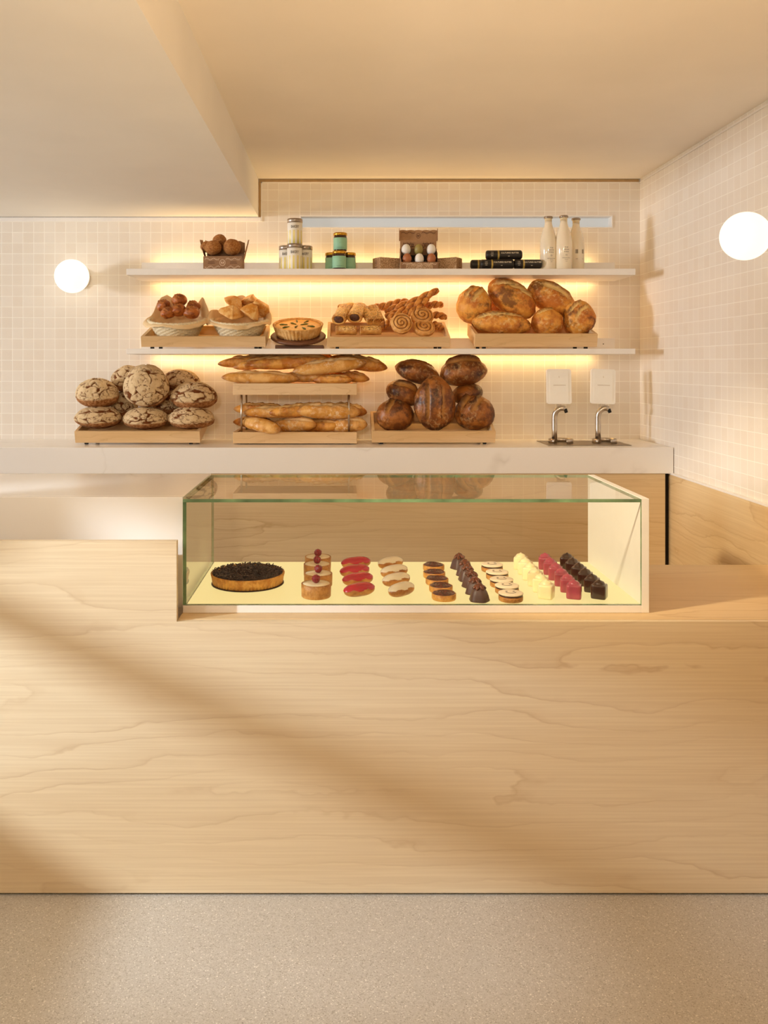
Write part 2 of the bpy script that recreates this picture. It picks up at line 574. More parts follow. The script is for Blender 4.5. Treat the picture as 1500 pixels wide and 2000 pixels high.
# ------------------------------------------------------------------ glass case
GX0, GX1, GXE = -.429, .8075, .828
GY0, GY1 = 2.277, 2.775
GZ0, GZT, GZF = .717, 1.0245, .739
t = thing('display_case', 'glass pastry display case with a glowing yellow base standing on the low ledge', 'display case', (0, GY0, GZ0))
d = GY1 - GY0
def pane(name, x0, x1, y0, y1, z0, z1, thin, parent):
    bm = box(x0, x1, y0, y1, z0, z1)
    bm.normal_update()
    for f in bm.faces:
        f.material_index = 0 if abs(f.normal[thin]) > .9 else 1
    return obj(name, bm, [M['glass'], M['glass_edge']], parent)
GH = GZT - GZ0
bs = obj('base', box(GX0, GX1, 0, d, .0005, .0205, .001), M['white'], t)
obj('light_panel', box(GX0 + .010, GX1 - .001, .010, d - .002, .0207, .0222), LIGHTBOX, bs)
pane('front_glass', GX0, GX1 - .0005, .0, .008, .0227, GH - .009, 1, t)
pane('side_glass', GX0, GX0 + .008, .0085, d, .0227, GH - .009, 0, t)
pane('top_glass', GX0, GX1 - .0005, 0, d, GH - .0088, GH, 2, t)
obj('end_panel', box(GX1, GXE, 0, d, .0005, GH + .001, .001), M['white_panel'], t)
LZ = GZ0 + .0224               # top of the glowing floor

# ------------------------------------------------------------------ wall shelves
SX_0, SX_1, SYF = -.965, 1.313, 3.78
for nm, z0, z1, zu, lab in (('upper', 1.788, 1.816, 1.878, 'upper of the two white wall shelves, holding tins, jars, egg boxes and milk'),
                            ('lower', 1.434, 1.458, 1.514, 'lower of the two white wall shelves, holding pastry trays and a quiche')):
    t = thing('wall_shelf', lab, 'shelf', (0, SYF, z0), group='white wall shelves with glowing strips')
    dz = z1 - z0
    dy = 4.07 - SYF
    obj('board', box(SX_0, SX_1, 0, dy, 0, dz, .0012), M['white'], t)
    up = obj('upstand', box(SX_0, SX_1, dy - .004, dy, dz + .0002, zu - z0, .0008), M['white'], t)
    obj('led_strip', box(SX_0 + .03, SX_1 - .07, dy + .0005, dy + .004, dz - .008, dz + .034), LED, t)
    for sx in (SX_0 + .08, SX_1 - .055):
        obj('screw', lathe([(.0001, 0), (.0028, 0), (.0024, .0015), (.0001, .002)], 12, M=T((sx, dy - .004, dz + .028)) @ R(90, 'X')), M['screw'], up, True)

# ------------------------------------------------------------------ globe lamps
def globe(loc, wall_dir, label):
    t = thing('wall_lamp', label, 'lamp', loc, group='round opal wall lamps')
    r = .0795
    bm = bmesh.new()
    bmesh.ops.create_uvsphere(bm, u_segments=48, v_segments=32, radius=r)
    obj('globe', bm, GLOBE, t, True)
    rot = R(-90, 'X') if wall_dir == 'Y' else R(90, 'Y')
    dist = (YB - loc[1]) if wall_dir == 'Y' else (XR - loc[0])
    obj('wall_plate', lathe([(.03, r - .004), (.03, dist - .012), (.05, dist - .012), (.05, dist - .001)], 40, M=rot), M['white'], t, True)
    return t
globe(Vector(((140.5 - VX) * 4.0 / F, 4.0, H + 172.5 * 4.0 / F)), 'Y', 'round glowing opal globe lamp on the tiled back wall, left of the shelves')
globe(Vector((1.335, 2.796, 1.812)), 'X', 'round glowing opal globe lamp on the tiled right wall')

# ------------------------------------------------------------------ bread makers
def shape_sphere(hx, hy, hz, seed, sub=5, power=1.0, flat=.72, lump=.05, slashes=(), face=(0, -.6, .8), ear=.09, depth=.10, fine=.018):
    """a loaf: sphere stretched to half sizes, flattened below, lumpy, slashed on the side named by face"""
    bm = bmesh.new()
    bmesh.ops.create_icosphere(bm, subdivisions=sub, radius=1)
    bm.verts.index_update()
    off = Vector((seed * 3.17, seed * 1.71, seed * 2.33))
    fz = Vector(face).normalized()
    ax = Vector((1, 0, 0))
    lat = fz.cross(ax).normalized()
    score, toast = [], []
    for v in bm.verts:
        tst = 0
        n = v.co.normalized()
        r = 1 + lump * noise.noise(n * 1.5 + off) + lump * .5 * noise.noise(n * 3.4 + off)
        r += fine * noise.noise(n * 11 + off)
        s = 0
        if slashes and n.dot(fz) > 0:
            a, l = n.dot(ax), n.dot(lat)
            w0 = .05 * noise.noise(n * 4 + off)
            for ang, o, w, hl, sh in slashes:
                c, sn = math.cos(math.radians(ang)), math.sin(math.radians(ang))
                al = a * c + l * sn - sh
                ac = -a * sn + l * c - o + w0
                k = smooth(1, .55, abs(al) / hl)
                ww = w * (.45 + .55 * k)
                m_ = k * smooth(1.0, .55, abs(ac) / ww)
                s = max(s, m_)
                r -= depth * m_
                eg = k * math.exp(-((ac - ww * 1.2) / (ww * .5)) ** 2)
                r += ear * eg
                tst = max(tst, .8 * k * math.exp(-((ac - ww * 1.05) / (ww * .28)) ** 2))
        x, y, z = n.x, n.y, n.z
        if power != 1:
            x = math.copysign(abs(x) ** power, x)
        if z < 0:
            z *= flat
        v.co = Vector((x * hx, y * hy, z * hz)) * r
        score.append(min(1, s))
        toast.append(min(1, tst))
    return bm, score, toast
def rye_shape(hx, hy, hz, seed, face):
    bm = bmesh.new()
    bmesh.ops.create_icosphere(bm, subdivisions=6, radius=1)
    bm.verts.index_update()
    off = Vector((seed * 3.17, seed * 1.71, seed * 2.33))
    fz = Vector(face).normalized()
    score, flour = [], []
    for v in bm.verts:
        n = v.co.normalized()
        q = n * 1.5 + off
        q = q + noise.noise_vector(n * 2.6 + off) * .30 + noise.noise_vector(n * 8 + off) * .07
        dd = noise.voronoi(q)[0]
        e = dd[1] - dd[0]
        up = smooth(-.25, .25, n.dot(fz))
        var = .5 + .5 * noise.noise(n * 2.2 + off * 1.3)
        wid = .02 + .46 * max(0, var - .38)
        c1 = smooth(wid, wid * .45, e) * up
        q2 = n * 5.2 + off + noise.noise_vector(n * 6 + off) * .28
        d2 = noise.voronoi(q2)[0]
        c2 = smooth(.13, .04, d2[1] - d2[0]) * up * smooth(-.05, .2, noise.noise(n * 3.1 + off)) * .85
        c = max(c1, c2)
        r = 1 + .05 * noise.noise(n * 1.5 + off) + .015 * noise.noise(n * 7 + off) - .045 * c1 - .015 * c2 + .02 * (1 - c1) * smooth(.5, .1, e)
        z = n.z if n.z > 0 else n.z * .72
        v.co = Vector((n.x * hx, n.y * hy, z * hz)) * r
        score.append(c)
        flour.append(smooth(-.25, .35, n.dot(fz)))
    return bm, score, flour
M['country'] = crust_mat('country crust', rgb('EBA647'), rgb('C4732A'), rgb('5A2C13'), rgb('F3D08C'), rgb('F7D78C'), 15, .9, .8, .55, .6)
M['dark_crust'] = crust_mat('dark crust', rgb('A8662A'), rgb('74401A'), rgb('3C1E0F'), rgb('DDB47A'), rgb('C08A48'), 15, .55, .9, .38, .6)
M['baguette'] = crust_mat('baguette crust', rgb('E8A94F'), rgb('C67A2A'), rgb('7A3D10'), rgb('F3D3A0'), rgb('F9D690'), 16, .5, .5, .42, .3)
M['baguette_pale'] = crust_mat('floury baguette crust', rgb('EEBB70'), rgb('D6963F'), rgb('9A5A20'), rgb('F8E5C4'), rgb('FADDA4'), 16, .85, .35, .5, .3)
M['rye'] = rye_mat('rye crust')
M['bun'] = crust_mat('bun crust', rgb('B96A2A'), rgb('8E4517'), rgb('52210d'), rgb('C98243'), rgb('C98243'), 40, .5, .5, .35)
M['pie'] = crust_mat('golden flaky pastry', rgb('F3C47A'), rgb('DE973E'), rgb('BE7A30'), rgb('FAE6BC'), rgb('CC8A42'), 30, .6, .35, .5)
M['twist'] = crust_mat('twisted pastry', rgb('DB9645'), rgb('B56A26'), rgb('6E3612'), rgb('E7B36B'), rgb('6C330F'), 40, .5, .55, .35)
M['spiral'] = crust_mat('spiral bun pastry', rgb('EBB36A'), rgb('D29244'), rgb('A9672A'), rgb('EFC486'), rgb('7A3D12'), 30, .4, .3, .4)
M['doughnut'] = crust_mat('sugared doughnut', rgb('B57A3C'), rgb('935522'), rgb('6e3c14'), rgb('D7A565'), rgb('D7A565'), 160, .8, .35, .8, .5)
M['sesame'] = sesame_mat('seeded pastry')

def loaf(name, label, cat, u, v, Y, hw, hh, mat, depth=None, rot=0, yaw=0, seed=1, group=None, slashes=(), face=(0, -.6, .8), **kw):
    hx, hz = mpx(hw, Y), mpx(hh, Y)
    hy = depth if depth else (hx + hz) / 2
    flat = kw.pop('flat', .85)
    bm, sc, ts = shape_sphere(hx, hy, hz * 2 / (1 + flat), seed, flat=flat, slashes=slashes, face=face, **kw)
    o = obj(name, bm, M[mat], None, True, {'score': sc, 'toast': ts})
    o.location = P(u, v, Y) - Vector((0, 0, hz * (1 - flat) / 2))
    o.rotation_euler = (0, math.radians(rot), math.radians(yaw))
    return tag(o, label, cat, group)
def rye(label, u, v, Y, hw, hh, seed, depth=.085, rot=0, face=(0, -.45, .9)):
    hx, hz = mpx(hw, Y), mpx(hh, Y)
    bm, sc, fl = rye_shape(hx, depth, hz * 1.16, seed, face)
    o = obj('rye_loaf', bm, M['rye'], None, True, {'score': sc, 'flour': fl})
    o.location = P(u, v, Y) - Vector((0, 0, hz * .14))
    o.rotation_euler = (0, math.radians(rot), 0)
    return tag(o, label, 'bread', 'cracked floury rye loaves')

# ------------------------------------------------------------------ trays
def tray(label, u0, u1, Y, z, w_front, tilt, depth, lift=.008):
    """open maple tray on black feet, tipped towards the room"""
    x0, x1 = (u0 - VX) * Y / F, (u1 - VX) * Y / F
    w = (x1 - x0) / 2
    a = math.radians(tilt)
    t = thing('bread_tray', label, 'tray', ((x0 + x1) / 2, Y, z + lift), (a, 0, 0), group='tilted maple display trays')
    th = .014
    obj('front_rail', box(-w, w, 0, th, 0, w_front, .001), M['tray'], t)
    obj('back_rail', box(-w, w, depth - th, depth, 0, w_front, .001), M['tray'], t)
    for s in (-1, 1):
        obj('side_rail', box(s * w - (th if s > 0 else 0), s * w + (th if s < 0 else 0), th + .0003, depth - th - .0003, 0, w_front, .001), M['tray'], t)
    obj('bottom', box(-w + th, w - th, th, depth - th, .002, .009), M['tray'], t)
    for s in (-1, 1):
        for y in (.022, depth - .03):
            L = (lift + y * math.sin(a)) / math.cos(a)
            Mx = T((s * (w - .045), y, 0)) @ Matrix.Rotation(-a, 4, 'X')
            obj('foot', box(-.008, .008, -.006, .006, -(lift + y * math.sin(a)) + .0006, .001, .0008, M=Mx), M['black'], t)
    return t
def on_tray(v, Y0, z0, tilt):
    """depth of the tray-floor point seen at image row v"""
    Tn = math.tan(math.radians(tilt))
    return F * (H - z0 + Y0 * Tn) / (v - VY + F * Tn)
ZSH = 1.458
tray('rye bread tray, leftmost on the marble back counter', 147, 391, 3.84, ZT, .055, 15, .235)
tray('maple tray of dark crusty loaves on the back counter, right of baguette stand', 726, 967, 3.85, ZT, .055, 20, .235)
tray('maple tray under the two wicker baskets on the lower shelf', 276, 519, 3.80, ZSH, .048, 15, .235)
tray('maple tray of rolls, twists and spiral buns on the lower shelf', 639, 879, 3.80, ZSH, .046, 20, .235)
tray('maple tray of golden country loaves at the right end of the lower shelf', 927, 1166, 3.80, ZSH, .060, 15, .235)

# rye loaves
rye('rye loaf standing on the left end of its tray, bottom layer', 192, 815, 3.905, 45, 22, 1)
rye('rye loaf in the middle of the bottom layer of the tray', 284, 817, 3.905, 44, 22, 2)
rye('rye loaf hanging over the right end of its tray, bottom layer', 373, 816, 3.905, 45, 23, 3)
rye('squat rye loaf with wide slashes on top of the leftmost loaf', 190, 768, 3.92, 41, 29, 4)
rye('smooth rye loaf on top of the rightmost loaf, above tray end', 379, 773, 3.92, 45, 27, 5)
rye('largest rye loaf, deeply cracked and facing out at top of the heap', 286, 754, 3.90, 44, 42, 6, .075, face=(0, -.95, .3))
rye('cracked rye loaf peeking out behind the left of the largest loaf', 252, 741, 4.03, 34, 27, 7, .06)
rye('shaded rye loaf at the back right of the heap, near shelf height', 352, 742, 4.03, 37, 20, 8, .06)
rye('dark rye loaf buried behind the left side of the heap', 238, 792, 4.03, 31, 26, 9, .06)
rye('dark rye loaf buried behind the right side of the heap', 330, 787, 4.03, 31, 26, 10, .06)

# dark loaves
one = ((4, .0, .16, .8, 0),)
def dark(label, u, v, Y, hw, hh, seed, rot=0, slashes=one, face=(0, -.7, .7), depth=.07, yaw=0, **k):
    return loaf('dark_loaf', label, 'bread', u, v, Y, hw, hh, 'dark_crust', depth, rot, yaw, seed, 'dark crusty loaves', slashes, face, **k)
dark('dark loaf with a pale slash at the left of the tray, bottom row', 771, 811, 3.925, 37, 32, 21, 0, ((70, .25, .13, .7, 0),))
dark('dark loaf with jagged raised ears at the right of the tray, bottom row', 927, 806, 3.925, 39, 34, 22, 0, ((60, -.1, .13, .7, 0), (60, .5, .12, .6, 0)), ear=.22)
dark('dark loaf lying tipped on the left bottom loaf', 787, 767, 3.96, 34, 25, 23, 22, ((5, .0, .25, .8, 0),))
dark('dark loaf wedged under the top right loaf', 913, 769, 4.0, 30, 20, 24, -14, ())
dark('smooth dark loaf at the top left of the dark heap', 815, 727, 4.0, 44, 22, 25, 16, ((0, .5, .1, .8, 0),))
dark('broad dark loaf with a crest, top right of the dark heap', 905, 726, 4.0, 46, 28, 26, -6, ((-3, .28, .22, .85, 0),), ear=.18)
o = dark('tall upright dark loaf with two long seams, front centre of the heap', 849, 788, 3.89, 40, 53, 27, 0, ((90, .36, .10, .75, 0), (90, -.36, .10, .75, 0)), (0, -1, .1), .055, ear=.14)

# country loaves on the shelf
def country(label, u, v, Y, hw, hh, seed, rot=0, slashes=((35, .25, .10, .5, -.35), (35, .1, .10, .5, .05), (35, -.05, .10, .5, .45)), face=(0, -.75, .65), depth=.07, **k):
    return loaf('country_loaf', label, 'bread', u, v, Y, hw, hh, 'country', depth, rot, 0, seed, 'golden country loaves', slashes, face, **k)
country('round golden loaf leaning at the far left of its tray', 925, 596, 3.92, 34, 37, 31, 15, ((60, .0, .12, .7, 0), (60, .5, .1, .6, 0)))
country('long golden loaf lying along the front left of the tray', 979, 631, 3.88, 58, 23, 32, 6, ((25, .25, .10, .45, -.45), (25, .2, .10, .45, .0), (25, .1, .10, .45, .45)), depth=.055)
country('dark-bottomed golden loaf at the bottom middle of the tray', 1069, 629, 3.90, 31, 27, 33, 0, ((20, .4, .10, .7, 0),), depth=.06)
country('upright golden loaf at the right end of the tray', 1132, 621, 3.90, 31, 34, 34, -10, ((30, .3, .1, .7, 0), (30, -.2, .1, .7, 0)), depth=.06)
country('scorched golden loaf sloping down at the top left of heap', 998, 583, 3.93, 53, 32, 35, 36, ((35, .3, .11, .5, -.4), (35, .15, .11, .5, .0), (35, .0, .11, .5, .42)), depth=.065)
country('smooth golden loaf sloping down at the top right of heap', 1075, 582, 3.95, 51, 30, 36, 30, ((8, .0, .22, .75, 0),), depth=.065)
country('shaded golden loaf hidden behind the sloping loaves', 968, 600, 4.02, 24, 22, 37, 0, (), depth=.04)

# baguettes
def baguette(label, a, b, th, seed, mat='baguette', n_slash=3, bend=.0):
    pa, pb = P(*a), P(*b)
    L = (pb - pa).length
    rr = mpx(th / 2 * 1.12, (a[2] + b[2]) / 2)
    bm = bmesh.new()
    N, SEG = 72, 32
    off = Vector((seed * 2.1, seed * .7, seed))
    score, toast, rings = [], [], []
    for i in range(N + 1):
        t_ = i / N
        s = 2 * t_ - 1
        prof = max(0.0, 1 - abs(s) ** 3.0) ** .62
        prof = max(prof, .02)
        ring = []
        for k_ in range(SEG):
            an = 2 * PI * k_ / SEG
            ca, sa = math.cos(an), math.sin(an)
            sc = 0
            tt = smooth(.80, 1.0, abs(s)) * .8
            q = Vector((s * 2.4, ca, sa)) + off
            r = rr * prof * (1 + .07 * noise.noise(q * 1.4) + .02 * noise.noise(q * 6))
            w_ = an - PI * .36              # slashes face up and out
            w_ = (w_ + PI) % (2 * PI) - PI
            for j in range(n_slash):
                c0 = -.62 + 1.24 * (j + .5) / n_slash
                al = (s - c0) * n_slash * .85 - w_ * .55
                ac = w_ * .95 + (s - c0) * n_slash * .25 + .12 * noise.noise(q * 3)
                kk = smooth(1, .5, abs(al)) * smooth(.42, .18, abs(ac))
                sc = max(sc, kk)
                eg = smooth(1, .5, abs(al)) * math.exp(-((abs(ac) - .42) / .14) ** 2)
                r += rr * prof * (.20 * eg - .12 * kk)
                tt = max(tt, .55 * eg)
            sq = .82 if sa < -.3 else 1
            # y axis towards the room for ca<0 ; sa up
            ring.append(bm.verts.new((s * L / 2, -ca * r * 1.08, sa * r * sq + bend * L * (1 - s * s))))
            score.append(sc * .9)
            toast.append(tt)
        rings.append(ring)
    for A, B in zip(rings, rings[1:]):
        for k_ in range(SEG):
            bm.faces.new((A[k_], A[(k_ + 1) % SEG], B[(k_ + 1) % SEG], B[k_]))
    bm.faces.new(rings[0][::-1])
    bm.faces.new(rings[-1])
    o = obj('baguette', bm, M[mat], None, True, {'score': score, 'toast': toast})
    dirv = (pb - pa).normalized()
    yaw = math.atan2(dirv.y, dirv.x)
    pit = -math.asin(dirv.z)
    o.rotation_euler = (0, pit, yaw)
    o.location = (pa + pb) / 2
    return tag(o, label, 'bread', 'baguettes on the two-tier stand')
X0b, X1b = (455 - VX) * 3.85 / F, (697 - VX) * 3.85 / F
t = thing('bread_stand', 'two-tier maple bread stand with steel rods, heaped with baguettes', 'stand', ((X0b + X1b) / 2, 3.85, ZT))
wb, db = (X1b - X0b) / 2, .245
for z0, z1, nm in ((.004, .056, 'lower_tier'), (.226, .278, 'upper_tier')):
    bm = bmesh.new()
    add_box(bm, -wb, wb, 0, .016, z0, z1, .001)
    add_box(bm, -wb, wb, db - .016, db, z0, z1, .001)
    add_box(bm, -wb, -wb + .016, .016, db - .016, z0, z1)
    add_box(bm, wb - .016, wb, .016, db - .016, z0, z1)
    add_box(bm, -wb + .016, wb - .016, .016, db - .016, z1 - .02, z1 - .008)
    obj(nm, bm, M['tray'], t)
for s in (-1, 1):
    for y in (.024, db - .024):
        obj('rod', tube([(s * (wb - .036), y, .048), (s * (wb - .036), y, .234)], .0046, 12), M['steel'], t, True)
        obj('foot', box(s * (wb - .05) - .02, s * (wb - .05) + .02, y - .008, y + .008, .0005, .0045), M['black'], t)
bg = baguette
bg('floury pale baguette at lower left of the upper tier', (432, 737, 3.90), (585, 741, 3.90), 24, 41, 'baguette_pale', 2)
bg('baguette end in the middle of the upper tier, bottom layer', (545, 737, 3.96), (650, 737, 3.93), 20, 42, 'baguette_pale', 2)
bg('short baguette end low at the right of upper tier, behind the front rail', (608, 742, 3.93), (690, 742, 3.91), 18, 43)
bg('pointed baguette tip sticking out right of the upper tier, bottom layer', (640, 731, 4.02), (722, 741, 3.98), 20, 44, n_slash=2)
bg('pointed dark baguette tip at the upper left end, topmost layer', (425, 711, 4.04), (560, 702, 4.04), 22, 45)
bg('baguette second from left on the topmost layer', (455, 718, 3.98), (600, 698, 4.0), 22, 46)
bg('dark baguette across the back of the topmost layer', (500, 699, 4.06), (650, 696, 4.06), 16, 47)
bg('glossy baguette in the middle of the topmost layer', (488, 714, 3.93), (655, 704, 3.95), 25, 48)
bg('plump slashed baguette at the front right of the topmost layer', (571, 726, 3.89), (716, 708, 3.90), 27, 49, 'baguette_pale')
bg('baguette with a dark tip far out at the topmost right end', (640, 702, 4.0), (757, 719, 3.97), 27, 50)
bg('pale baguette poking out over the lower tier front rail at left', (474, 823, 3.910), (548, 841, 3.820), 26, 51, 'baguette_pale', 0)
bg('small dark baguette end behind the left rod of lower tier', (455, 824, 3.980), (540, 829, 4.000), 20, 52)
bg('thick baguette in the middle of the lower tier, bottom layer', (530, 832, 3.950), (619, 830, 3.880), 26, 53, 'baguette_pale', 1)
bg('baguette right of the middle of the lower tier, bottom layer', (585, 834, 3.960), (663, 832, 3.900), 24, 54, 'baguette', 1)
bg('pale baguette pointing right at the lower tier, bottom layer', (640, 834, 3.930), (718, 829, 3.900), 27, 55, 'baguette_pale', 1)
bg('baguette at the left end of lower tier, upper layer', (456, 799, 3.910), (560, 801, 3.960), 22, 56)
bg('baguette with open slashes second from left, lower tier upper layer', (474, 806, 3.890), (600, 806, 3.930), 22, 57, 'baguette_pale')
bg('dark-tipped baguette in the centre of lower tier, upper layer', (525, 807, 3.880), (640, 798, 3.940), 24, 58)
bg('big smooth baguette right of centre, lower tier upper layer', (579, 803, 3.875), (705, 806, 3.910), 29, 59, 'baguette_pale')
bg('baguette tip beyond the right rod, lower tier upper layer', (640, 797, 3.970), (717, 806, 3.950), 24, 60)

# ------------------------------------------------------------------ taps, cards, drain plate
zp = ZT
plateY0, plateY1 = 3.79, 4.02
pa = [P(1037, 0, plateY1).x, P(1232, 0, plateY0).x]
o = obj('drain_plate', box((1050 - VX) * 4.0 / F, (1225 - VX) * 3.85 / F, plateY0, plateY1, zp + .0003, zp + .0025, .0008), M['plate'])
tag(o, 'flat steel drain plate let into the marble under both taps', 'drain plate')
zp += .0027
M['card'] = plain('cream card', 'FFFAF0', .45, noise_amt=.01, sss=0)
M['card_print'] = plain('pale grey print', 'C9B79E', .7)
for i, (uc, rot, lab, labc) in enumerate(((1083, 0, 'curved steel tap on the drain plate, left of the pair', 'cream card upright above the left tap'),
                                         (1168, -2.0, 'curved steel tap on the drain plate, right of the pair', 'cream card tilted slightly above the right tap'))):
    Y = 3.91
    x = (uc - VX) * Y / F
    t = thing('tap', lab, 'tap', (x, Y, zp), group='steel taps on the back counter')
    pts = [(0, 0, .0), (0, 0, .06), (0, 0, .12)]
    for k_ in range(1, 9):
        a = k_ / 8 * PI * .62
        pts.append((.032 - .032 * math.cos(a), -.012 * k_ / 8, .12 + .032 * math.sin(a) * 1.25))
    obj('pipe', tube(pts, .0125, 20), M['steel'], t, True)
    e = Vector(pts[-1])
    nz = obj('nozzle', tube([e + Vector((.002, 0, -.001)), e + Vector((.008, -.001, -.018))], [.0085, .0075], 16), M['black'], t, True)
    # C-shaped cup guide on the plate
    bm = bmesh.new()
    rr, h_ = .056, .020
    ring = []
    for k_ in range(41):
        a = math.radians(150 - 300 * k_ / 40 + 75)
        ring.append([bm.verts.new((.026 + rr_ * math.cos(a), -.012 + rr_ * math.sin(a) * .9, zz)) for rr_, zz in ((rr, .0005), (rr, h_), (rr - .003, h_), (rr - .003, .0005))])
    for A, B in zip(ring, ring[1:]):
        for q in range(4):
            bm.faces.new((A[q], A[(q + 1) % 4], B[(q + 1) % 4], B[q]))
    bm.faces.new(ring[0])
    bm.faces.new(ring[-1][::-1])
    obj('cup_guide', bm, M['steel'], t, True)
    cx = {0: 1092, 1: 1177}[i]
    cY = 3.905
    ct = thing('tap_card', labc, 'card', P(cx, 789, cY), (math.radians(-4), math.radians(-rot), 0), group='cream cards above the taps')
    hw, hh = mpx(24, cY), mpx(68, cY)
    def rounded(w, z0, z1, r, y0, y1):
        b2 = bmesh.new()
        out = []
        for cx_, cz_, a0 in ((w - r, z1 - r, 0), (-w + r, z1 - r, 90), (-w + r, z0 + r, 180), (w - r, z0 + r, 270)):
            for q in range(7):
                a = math.radians(a0 + q * 15)
                out.append((cx_ + r * math.cos(a), cz_ + r * math.sin(a)))
        A = [b2.verts.new((x_, y0, z_)) for x_, z_ in out]
        B = [b2.verts.new((x_, y1, z_)) for x_, z_ in out]
        b2.faces.new(A)
        b2.faces.new(B[::-1])
        for q in range(len(out)):
            b2.faces.new((A[q], A[(q + 1) % len(out)], B[(q + 1) % len(out)], B[q]))
        return b2
    obj('card_face', rounded(hw, 0, hh, .010, -.006, .006), M['card'], ct)
    obj('inset', rounded(hw * .76, hh * .06, hh * .92, .004, -.0075, -.0062), M['card'], ct)
    b2 = bmesh.new()
    for q in range(13):
        xx = -.027 + q * .0044
        add_box(b2, xx, xx + .0046, -.0082, -.0077, hh * .53, hh * .53 + .002)
    obj('print', b2, M['card_print'], ct)
    b2 = bmesh.new()
    add_box(b2, -.0008, .0008, -.0082, -.0077, hh * .75, hh * .75 + .008)
    obj('mark', b2, M['card_print'], ct)
    obj('clip', box(-.010, .010, -.005, .005, -.012, .0005, .001), M['steel'], ct)

# ------------------------------------------------------------------ upper shelf
ZUP = 1.816
def at(u, Y, z):
    return Vector(((u - VX) * Y / F, Y, z))
# tins
M['tin_white'] = plain('white tin print', 'F6F0E4', .4, noise_amt=.01)
def stripes_mat():
    m, nt, b = new_mat('yellow stripe print')
    k = NT(nt)
    co = k.coord()
    sp = k.n('ShaderNodeSeparateXYZ')
    k.l(co, sp.inputs[0])
    ang = k.math('ARCTAN2', sp.outputs[0], k.math('MULTIPLY', sp.outputs[1], -1.0))
    f = k.math('FRACT', k.math('ADD', k.math('MULTIPLY', ang, 5.5 / PI), .75))
    st = k.ramp(f, [(.34, 0.0), (.42, 1.0), (.80, 1.0), (.88, 0.0)])
    hgt = k.ramp(k.math('MULTIPLY', sp.outputs[2], 10.0), [(.05, 1.0), (.62, .75), (.66, 0.0)])
    k.l(k.mix(k.math('MULTIPLY', st, hgt), rgb('F6F0E4'), rgb('F0DC6E')), b.inputs['Base Color'])
    b.inputs['Roughness'].default_value = .4
    return m
M['stripes'] = stripes_mat()
M['ink'] = plain('black ink', '241C18', .7)
def tin(loc, yaw, label):
    t = thing('biscuit_tin', label, 'tin', loc, (0, 0, math.radians(yaw)), group='white bakery tins with yellow stripes')
    r, h = .0343, .1185
    obj('body', lathe([(r - .001, 0), (r, .001), (r, h - .02), (r - .0006, h - .0195)], 56), M['stripes'], t, True)
    obj('lid', lathe([(r - .0006, h - .0194), (r + .0010, h - .0185), (r + .0010, h - .003), (r - .0008, h - .0002), (r - .004, h), (.0001, h)], 56), M['tin'], t, True)
    bm = bmesh.new()
    add_text(bm, 'BAKERY', .0175, T((0, 0, h * .665)) @ R(4, 'Z'), .0004, wrap=r, xscale=.60, bold=.0002)
    obj('lettering', bm, M['ink'], t)
    return t
yt = 3.85
tin(at(575.5, 3.845, ZUP + .0003), 0, 'white BAKERY tin standing in front of the tin pyramid')
tin(at(559.5, 3.912, ZUP + .0003), -3, 'white BAKERY tin at the left rear of the tin pyramid')
tin(at(595.5, 3.912, ZUP + .0003), -3, 'white BAKERY tin at the right rear of the tin pyramid')
tin(at(576, 3.872, ZUP + .1192), 0, 'white BAKERY tin stacked on top of the others')
# jars
def jar_glass_mat():
    m, nt, b = new_mat('jam in glass')
    k = NT(nt)
    k.l(k.ramp(k.noise(k.coord(), 60, 3), [(.35, rgb('1d0c06')), (.7, rgb('4a2213'))]), b.inputs['Base Color'])
    b.inputs['Roughness'].default_value = .08
    b.inputs['Coat Weight'].default_value = .8
    b.inputs['Coat Roughness'].default_value = .03
    return m
M['jam'] = jar_glass_mat()
M['mint'] = plain('mint paper label', '9CCFAE', .6, noise_amt=.03)
M['mint_ink'] = plain('dark green ink', '3D6B52', .7)
def jar(loc, yaw, label):
    t = thing('jam_jar', label, 'jar', loc, (0, 0, math.radians(yaw)), group='jam jars with mint labels and gold lids')
    r, h = .0305, .0865
    obj('jar', lathe([(r - .003, 0), (r, .004), (r, h - .019), (r - .002, h - .013), (r - .0025, h - .008)], 48), M['jam'], t, True)
    obj('lid', lathe([(r - .0005, h - .0135), (r + .0012, h - .0125), (r + .0012, h - .002), (r - .001, h), (.0001, h)], 48), M['gold'], t, True)
    lb = obj('paper_label', lathe([(r + .0003, .0085), (r + .0008, .0088), (r + .0008, .0622), (r + .0003, .0625)], 48, cap0=False, cap1=False), M['mint'], t, True)
    bm = bmesh.new()
    for q in range(9):
        add_text(bm, 'I', .0035, T((0, 0, .017)) @ R((q - 4) * 7, 'Z'), .0012, wrap=r, xscale=3.2)
    for q in range(5):
        add_text(bm, 'I', .0026, T((0, 0, .040)) @ R((q - 2) * 6, 'Z'), .0012, wrap=r, xscale=2.0)
    obj('label_print', bm, M['mint_ink'], lb)
    return t
jar(at(662.5, 3.845, ZUP + .0003), 8, 'mint-labelled jam jar in front of the jar pyramid')
jar(at(648.5, 3.908, ZUP + .0003), 0, 'mint-labelled jam jar at the left rear of the jar pyramid')
jar(at(681.5, 3.908, ZUP + .0003), 0, 'mint-labelled jam jar at the right rear of the jar pyramid')
jar(at(664.5, 3.872, ZUP + .0871), 4, 'mint-labelled jam jar stacked on top of the others')
